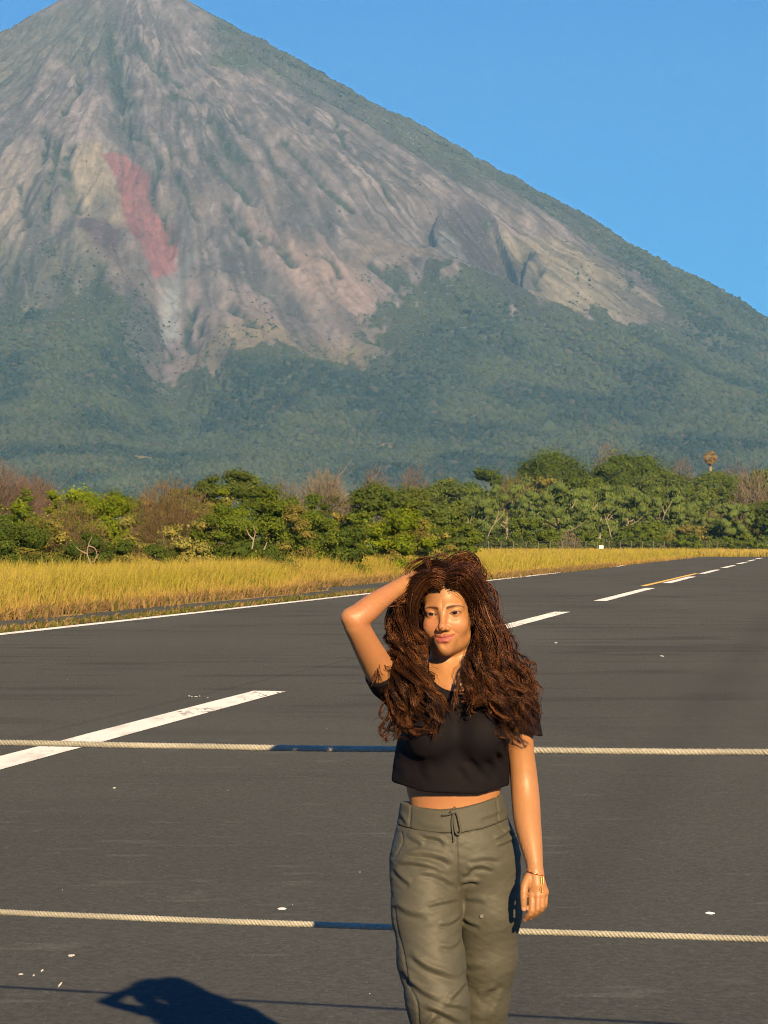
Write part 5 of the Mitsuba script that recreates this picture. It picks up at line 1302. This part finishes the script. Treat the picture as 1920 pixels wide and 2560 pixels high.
# ------------------------------------------------------------------ hair
rng = np.random.default_rng(5)
PART = head(.004, -.062, .078)
GUIDES = [  # points (picture column, row, depth), strands, spread at root, middle, tip
    ([(1118, 1455, -.088), (1148, 1446, -.094), (1188, 1492, -.070), (1214, 1560, -.052), (1206, 1625, -.075), (1176, 1685, -.118), (1162, 1730, -.140), (1152, 1768, -.146)], 110, .008, .016, .008),
    ([(1120, 1450, -.080), (1160, 1438, -.085), (1204, 1500, -.058), (1222, 1576, -.050), (1210, 1660, -.100), (1206, 1730, -.135), (1186, 1772, -.148)], 260, .010, .024, .016),
    ([(1120, 1445, -.070), (1168, 1438, -.068), (1200, 1490, -.055), (1218, 1580, -.060), (1220, 1680, -.100), (1246, 1760, -.125), (1276, 1832, -.105)], 330, .012, .030, .022),
    ([(1125, 1435, -.045), (1172, 1432, -.035), (1197, 1490, -.018), (1226, 1590, -.026), (1248, 1680, -.068), (1284, 1760, -.088), (1292, 1838, -.085)], 360, .014, .032, .026),
    ([(1125, 1430, -.02), (1172, 1430, .00), (1199, 1500, .008), (1232, 1600, .000), (1272, 1672, -.038), (1302, 1745, -.060), (1306, 1832, -.062)], 360, .016, .032, .026),
    ([(1130, 1425, .02), (1175, 1434, .03), (1197, 1500, .035), (1230, 1580, .025), (1272, 1652, .00), (1308, 1712, -.025), (1316, 1800, -.045)], 340, .018, .030, .026),
    ([(1135, 1425, .04), (1175, 1445, .055), (1200, 1520, .065), (1220, 1600, .06), (1270, 1680, .03), (1300, 1760, .00)], 200, .02, .034, .030),
    ([(1108, 1455, -.088), (1072, 1452, -.095), (1040, 1490, -.090), (1031, 1560, -.082), (1043, 1630, -.092), (1066, 1700, -.128), (1084, 1770, -.148), (1094, 1842, -.146)], 150, .008, .017, .008),
    ([(1106, 1450, -.080), (1064, 1448, -.085), (1021, 1492, -.075), (1011, 1570, -.070), (1019, 1650, -.090), (1040, 1730, -.132), (1024, 1800, -.138), (1030, 1846, -.136)], 300, .010, .026, .018),
    ([(1104, 1445, -.07), (1060, 1446, -.070), (1016, 1490, -.060), (1004, 1565, -.050), (1008, 1645, -.070), (1018, 1725, -.112), (1006, 1795, -.118), (1020, 1840, -.118)], 330, .012, .028, .022),
    ([(1100, 1440, -.05), (1056, 1450, -.045), (1006, 1500, -.040), (996, 1575, -.030), (994, 1650, -.055), (1000, 1730, -.098), (988, 1800, -.098), (996, 1836, -.098)], 300, .014, .026, .020),
    ([(1100, 1435, -.02), (1058, 1445, .00), (1020, 1510, .00), (1010, 1590, .01), (1010, 1670, -.01), (1010, 1750, -.06), (1000, 1820, -.07)], 240, .018, .030, .024),
    ([(1112, 1440, -.05), (1090, 1425, -.03), (1060, 1440, .03), (1040, 1520, .06), (1045, 1610, .07), (1050, 1690, .06)], 160, .02, .034, .034),
    ([(1120, 1435, -.05), (1150, 1412, .00), (1175, 1420, .06), (1185, 1520, .09), (1190, 1610, .09), (1200, 1690, .07)], 160, .02, .034, .034),
]
SV, SF, SC, off = [], [], [], 0


def strand_tubes(C, r, colors):
    """Many strands at once: C (k, n, 3), r (k, n), three-sided tubes."""
    global off
    k, n, _ = C.shape
    t = np.gradient(C, axis=1); t /= length(t)[..., None] + 1e-12
    a = np.cross(t, V3(.3, 1.0, .2)); a /= length(a)[..., None] + 1e-9
    b = np.cross(t, a); ang = np.arange(3) * 2 * np.pi / 3
    v = C[:, :, None] + r[:, :, None, None] * (np.cos(ang)[:, None] * a[:, :, None] + np.sin(ang)[:, None] * b[:, :, None])
    i, j = np.meshgrid(np.arange(n - 1), np.arange(3), indexing='ij'); j2 = (j + 1) % 3
    q = np.stack([i * 3 + j, i * 3 + j2, (i + 1) * 3 + j2, (i + 1) * 3 + j], -1).reshape(-1, 4)
    f = (q[None] + (np.arange(k) * n * 3)[:, None, None]).reshape(-1, 4) + off
    SV.append(v.reshape(-1, 3)); SF.append(np.vstack([f[:, [0, 1, 2]], f[:, [0, 2, 3]]])); SC.append(np.repeat(colors, n * 3, 0)); off += k * n * 3


def hair_color(k, warm):
    c = np.array([.0042, .0021, .0013]) * (1 - warm[:, None]) + np.array([.084, .030, .0098]) * warm[:, None]
    return c * rng.uniform(.7, 1.3, (k, 1))


NS = 25
mass = []
for pts, cnt, s0, s1, s2 in GUIDES:
    G = spline([at(*q) for q in pts], NS); t = np.linspace(0, 1, NS)
    tan = np.gradient(G, axis=0); tan /= length(tan)[:, None]
    e1 = np.cross(tan, V3(0, 1, 0)); e1 /= length(e1)[:, None] + 1e-9; e2 = np.cross(tan, e1)
    spread = np.interp(t, [0, .2, .5, 1], [s0, s0 * 1.05, s1 * .76, s2 * .9]) 
    mass.append((G, spread))
    locks = max(7, cnt // 17)
    for _ in range(locks):
        a, rr = rng.uniform(0, 6.28), np.sqrt(rng.uniform(0.02, 1.25)); o = np.array([math.cos(a), math.sin(a)]) * rr
        ph, fr, amp = rng.uniform(0, 6.28), rng.uniform(1.7, 3.8), rng.uniform(.007, .025)
        ln = rng.uniform(.66, 1.0) if rng.uniform() < .65 else rng.uniform(.92, 1.05)
        st = np.clip(t * ln, 0, 1); Gs = np.stack([np.interp(st, t, G[:, c]) for c in range(3)], 1); sp = np.interp(st, t, spread)
        Gs[-3:] += np.outer([.1, .4, 1.0], rng.normal(0, .010, 3) * V3(1.6, .6, .6))
        wob = amp * sstep(.10, .60, st) * (0.45 + 0.85 * t); wav = ph + 6.28 * fr * t ** 1.2
        L = Gs + e1 * (o[0] * sp + wob * np.sin(wav))[:, None] + e2 * (o[1] * sp * .8 + .9 * wob * np.cos(wav))[:, None]
        L = L + .004 * rng.normal(0, 1, 3) * np.sin(t * rng.uniform(8, 16) + ph)[:, None]
        k = max(11, int(1.2 * cnt / locks)); oo = rng.normal(0, .66, (k, 2))
        width = np.interp(t, [0, .3, .7, 1], [.0100, .0078, .0050, .0016]) * rng.uniform(.6, 1.35)
        warm0 = rng.beta(.6, 2.9)
        cv, cf = tube_mesh(L, width * .30, 5); col1 = hair_color(1, np.array([warm0 * .6]))
        SV.append(cv); SF.append(cf + off); SC.append(np.repeat(col1, len(cv), 0)); off += len(cv)
        C = L[None] + (oo[:, :1] * width)[..., None] * e1 + (oo[:, 1:] * width)[..., None] * e2
        fz = rng.normal(0, 1, (k, 3)); fq = rng.uniform(1.5, 4, (k, 1)); fp = rng.uniform(0, 6.28, (k, 1))
        C = C + (0.0013 * sstep(.1, .7, t) * np.sin(fp + 6.28 * fq * t))[..., None] * fz[:, None]
        C = C + (np.maximum(t - rng.uniform(.5, 1.2, (k, 1)), 0) ** 1.5 * .035)[..., None] * rng.normal(0, 1, (k, 1, 3)) * V3(1, .5, .5)
        warm = np.clip(warm0 + rng.normal(0, .12, k), 0, 1)
        strand_tubes(C, np.tile(np.interp(t, [0, .7, 1], [.00062, .00058, .0002]), (k, 1)) * rng.uniform(.7, 1.2, (k, 1)), hair_color(k, warm))
# short strands combed from the parting over the crown
k = 900
u = rng.uniform(-1, 1, k); side = np.where(u + .1 > 0, 1, -1.0)
root = np.stack([rng.normal(.004, .004, k), rng.uniform(-.056, .03, k), np.zeros(k)], 1)
t = np.linspace(0, 1, 14); th = side[:, None] * (0.02 + t * rng.uniform(.9, 1.5, (k, 1)))
cx, cz = .069 + .005 * rng.normal(0, 1, (k, 1)), .084 + .005 * rng.normal(0, 1, (k, 1)) 
yy = root[:, 1:2] + t * rng.uniform(-.012, .035, (k, 1))
shell = np.sqrt(np.clip(1 - ((yy - .008) / .098) ** 2, .05, 1))
Q = np.stack([root[:, :1] + cx * np.sin(th) * shell, yy, .036 + cz * np.cos(th) * shell + .007 * rng.normal(0, 1, (k, 1)) * np.sin(t * rng.uniform(5, 12, (k, 1)) + rng.uniform(0, 6, (k, 1)))], -1)
Q = Q + .0035 * np.sin(t * rng.uniform(6, 14, (k, 1)))[..., None] * rng.normal(0, 1, (k, 1, 3))
C = HO + Q @ HR.T
strand_tubes(C, np.full((k, 14), .0009), hair_color(k, np.clip(rng.beta(1, 4, k), 0, 1)))
# loose curls standing off the head
FACE = [[(1030, 1600, -.09), (1055, 1600, -.11), (1080, 1592, -.124), (1096, 1578, -.130), (1110, 1562, -.134)]]
LOOSE = [[(1075, 1432, -.05), (1062, 1400, -.04), (1040, 1402, -.03), (1018, 1425, -.04), (1008, 1445, -.05)], [(1082, 1425, -.04), (1070, 1395, -.03), (1050, 1400, -.03), (1025, 1412, -.03), (1014, 1440, -.04)],
         [(1100, 1420, -.02), (1092, 1395, -.02), (1100, 1388, -.02), (1118, 1390, -.02), (1128, 1402, -.02)], [(1130, 1415, -.02), (1136, 1392, -.02), (1146, 1388, -.02), (1152, 1398, -.02), (1142, 1408, -.02)],
         [(1140, 1415, .0), (1150, 1390, .0), (1170, 1398, .0), (1190, 1408, .0), (1200, 1428, .0)], [(1180, 1415, .0), (1205, 1418, .0), (1214, 1432, .0), (1212, 1448, .0), (1206, 1440, .0)],
         [(1190, 1440, -.03), (1222, 1460, -.03), (1240, 1500, -.03), (1238, 1540, -.03)], [(1205, 1470, -.03), (1240, 1480, -.02), (1246, 1530, -.03), (1240, 1560, -.03)],
         [(1040, 1490, -.08), (1015, 1500, -.09), (990, 1508, -.09), (972, 1506, -.09), (968, 1500, -.09)], [(1030, 1480, -.08), (1005, 1492, -.09), (985, 1512, -.09), (1000, 1512, -.09)],
         [(1010, 1560, -.06), (990, 1540, -.07), (986, 1565, -.07), (1000, 1575, -.07)], [(1000, 1600, -.05), (975, 1630, -.07), (952, 1660, -.10), (935, 1700, -.12), (930, 1712, -.12)],
         [(1000, 1610, -.05), (970, 1632, -.09), (945, 1660, -.12), (948, 1690, -.12), (955, 1705, -.12)], [(1000, 1640, -.06), (965, 1655, -.10), (962, 1668, -.11), (975, 1672, -.10)],
         
         [(1240, 1590, -.03), (1258, 1600, -.02), (1256, 1618, -.02)], [(1310, 1650, -.02), (1335, 1660, -.02), (1330, 1690, -.02)], [(1330, 1700, -.02), (1350, 1720, -.02), (1338, 1760, -.02)],
         [(1320, 1760, -.05), (1345, 1780, -.05), (1356, 1772, -.05)], [(985, 1740, -.10), (958, 1760, -.11), (950, 1785, -.11), (968, 1800, -.11)], [(975, 1790, -.10), (950, 1820, -.10), (958, 1845, -.10), (975, 1850, -.10)],
         [(1150, 1690, -.12), (1138, 1740, -.14), (1140, 1775, -.145)], [(1085, 1690, -.12), (1072, 1740, -.14), (1090, 1790, -.145), (1082, 1850, -.14)], [(1195, 1730, -.13), (1180, 1760, -.14), (1176, 1778, -.14), (1186, 1782, -.14)]]
for pts in LOOSE + FACE:
    G = spline([at(*q) for q in pts], 22); t = np.linspace(0, 1, 22); k = 2 if pts in FACE else 8
    C = G[None] + rng.normal(0, .0016 if k > 2 else .0004, (k, 1, 3)) + (t ** 1.2 * (.006 if k > 2 else .001))[None, :, None] * rng.normal(0, 1, (k, 1, 3)) + .0012 * np.sin(rng.uniform(0, 6, (k, 1)) + t * 14)[..., None]
    strand_tubes(C, np.tile(np.interp(t, [0, .8, 1], [.0010, .0008, .0003]), (k, 1)), hair_color(k, np.clip(rng.beta(1, 3, k), 0, 1)))
# flyaways round the outline
k = 900; g = rng.integers(0, len(GUIDES), k); C = []
for i in g:
    G, sp = mass[i]; j = rng.integers(4, NS - 6); d = rng.normal(0, 1, 3) * V3(1, .4, .6); d /= np.linalg.norm(d)
    p0 = G[j] + d * sp[j] * .8; ln = rng.uniform(.02, .06); tg2 = (G[min(j + 4, NS - 1)] - G[j]); tg2 /= np.linalg.norm(tg2)
    c2 = rng.normal(0, .4, 3); s = np.linspace(0, 1, 12)[:, None]
    C.append(p0 + s * ln * (tg2 * .7 + d * .5) + np.sin(s * 3.1 + rng.uniform(0, 2)) * c2 * ln * .3)
strand_tubes(np.array(C), np.full((k, 12), .00034), hair_color(k, np.clip(rng.beta(1, 3, k), 0, 1)))


def hair_mass(p):
    d = smax(ellipsoid(p, HO + HR @ V3(0, .014, .040), V3(.068, .094, .085)), -(ellipsoid(local(p), V3(0, -.075, -.020), V3(.058, .075, .104))), .010)
    for G, sp in mass:
        idx = [0, 4, 8, 12, 16, 20, 23]
        d = smin(d, chain(p, [G[i] + V3(0, .016, 0) for i in idx], [max(sp[i] * .62, .006) for i in idx]), .012)
    for x in (1078, 1166):                                         # behind the neck
        d = smin(d, cone(p, at(x, 1560, .055), at(x + 6, 1700, .055), .034, .034), .012)
    d = smax(d, -(body_face(p)), .004)
    return d


def body_face(p):
    """A clear space in front of the face and the neck."""
    q = local(p)
    return np.minimum(ellipsoid(q, V3(.004, -.085, -.018), V3(.058, .075, .098)), cone(p, at(1128, 1640, -.09), at(1138, 1715, -.10), .034, .042))


hv, hf = surface(hair_mass, [.0, PD - .2, 1.18], [.42, PD + .16, 1.68], .0085)
hn = normals(hv, hf); hv = hv + hn * (.008 * (fb(hv[:, 0] * 60, hv[:, 1] * 60, hv[:, 2] * 18, 3, 15) - .6))[:, None]
V, F = join([(np.vstack(SV), np.vstack(SF)), (hv, hf)])
HC = np.vstack(SC + [np.tile([.020, .009, .005], (len(hv), 1))])
scene['hair_fibre'] = two({'type': 'principled', 'base_color': {'type': 'mesh_attribute', 'name': 'vertex_color'}, 'roughness': 0.40, 'specular': 0.42, 'spec_tint': 0.85})
add('person__hair', (V, F), 'hair_fibre', True, color=HC)
# ------------------------------------------------------------------ the air
lo, hi = np.array([-4500.0, -420.0, -8.0]), np.array([4500.0, 9300.0, 1690.0])
scene['haze'] = {'type': 'cube', 'to_world': T().translate(((lo + hi) / 2).tolist()).scale(((hi - lo) / 2).tolist()), 'bsdf': {'type': 'null'}, 'interior': {'type': 'ref', 'id': 'air'}}
tag('haze', 'blue haze in the air over the plain', 'haze', kind='stuff')
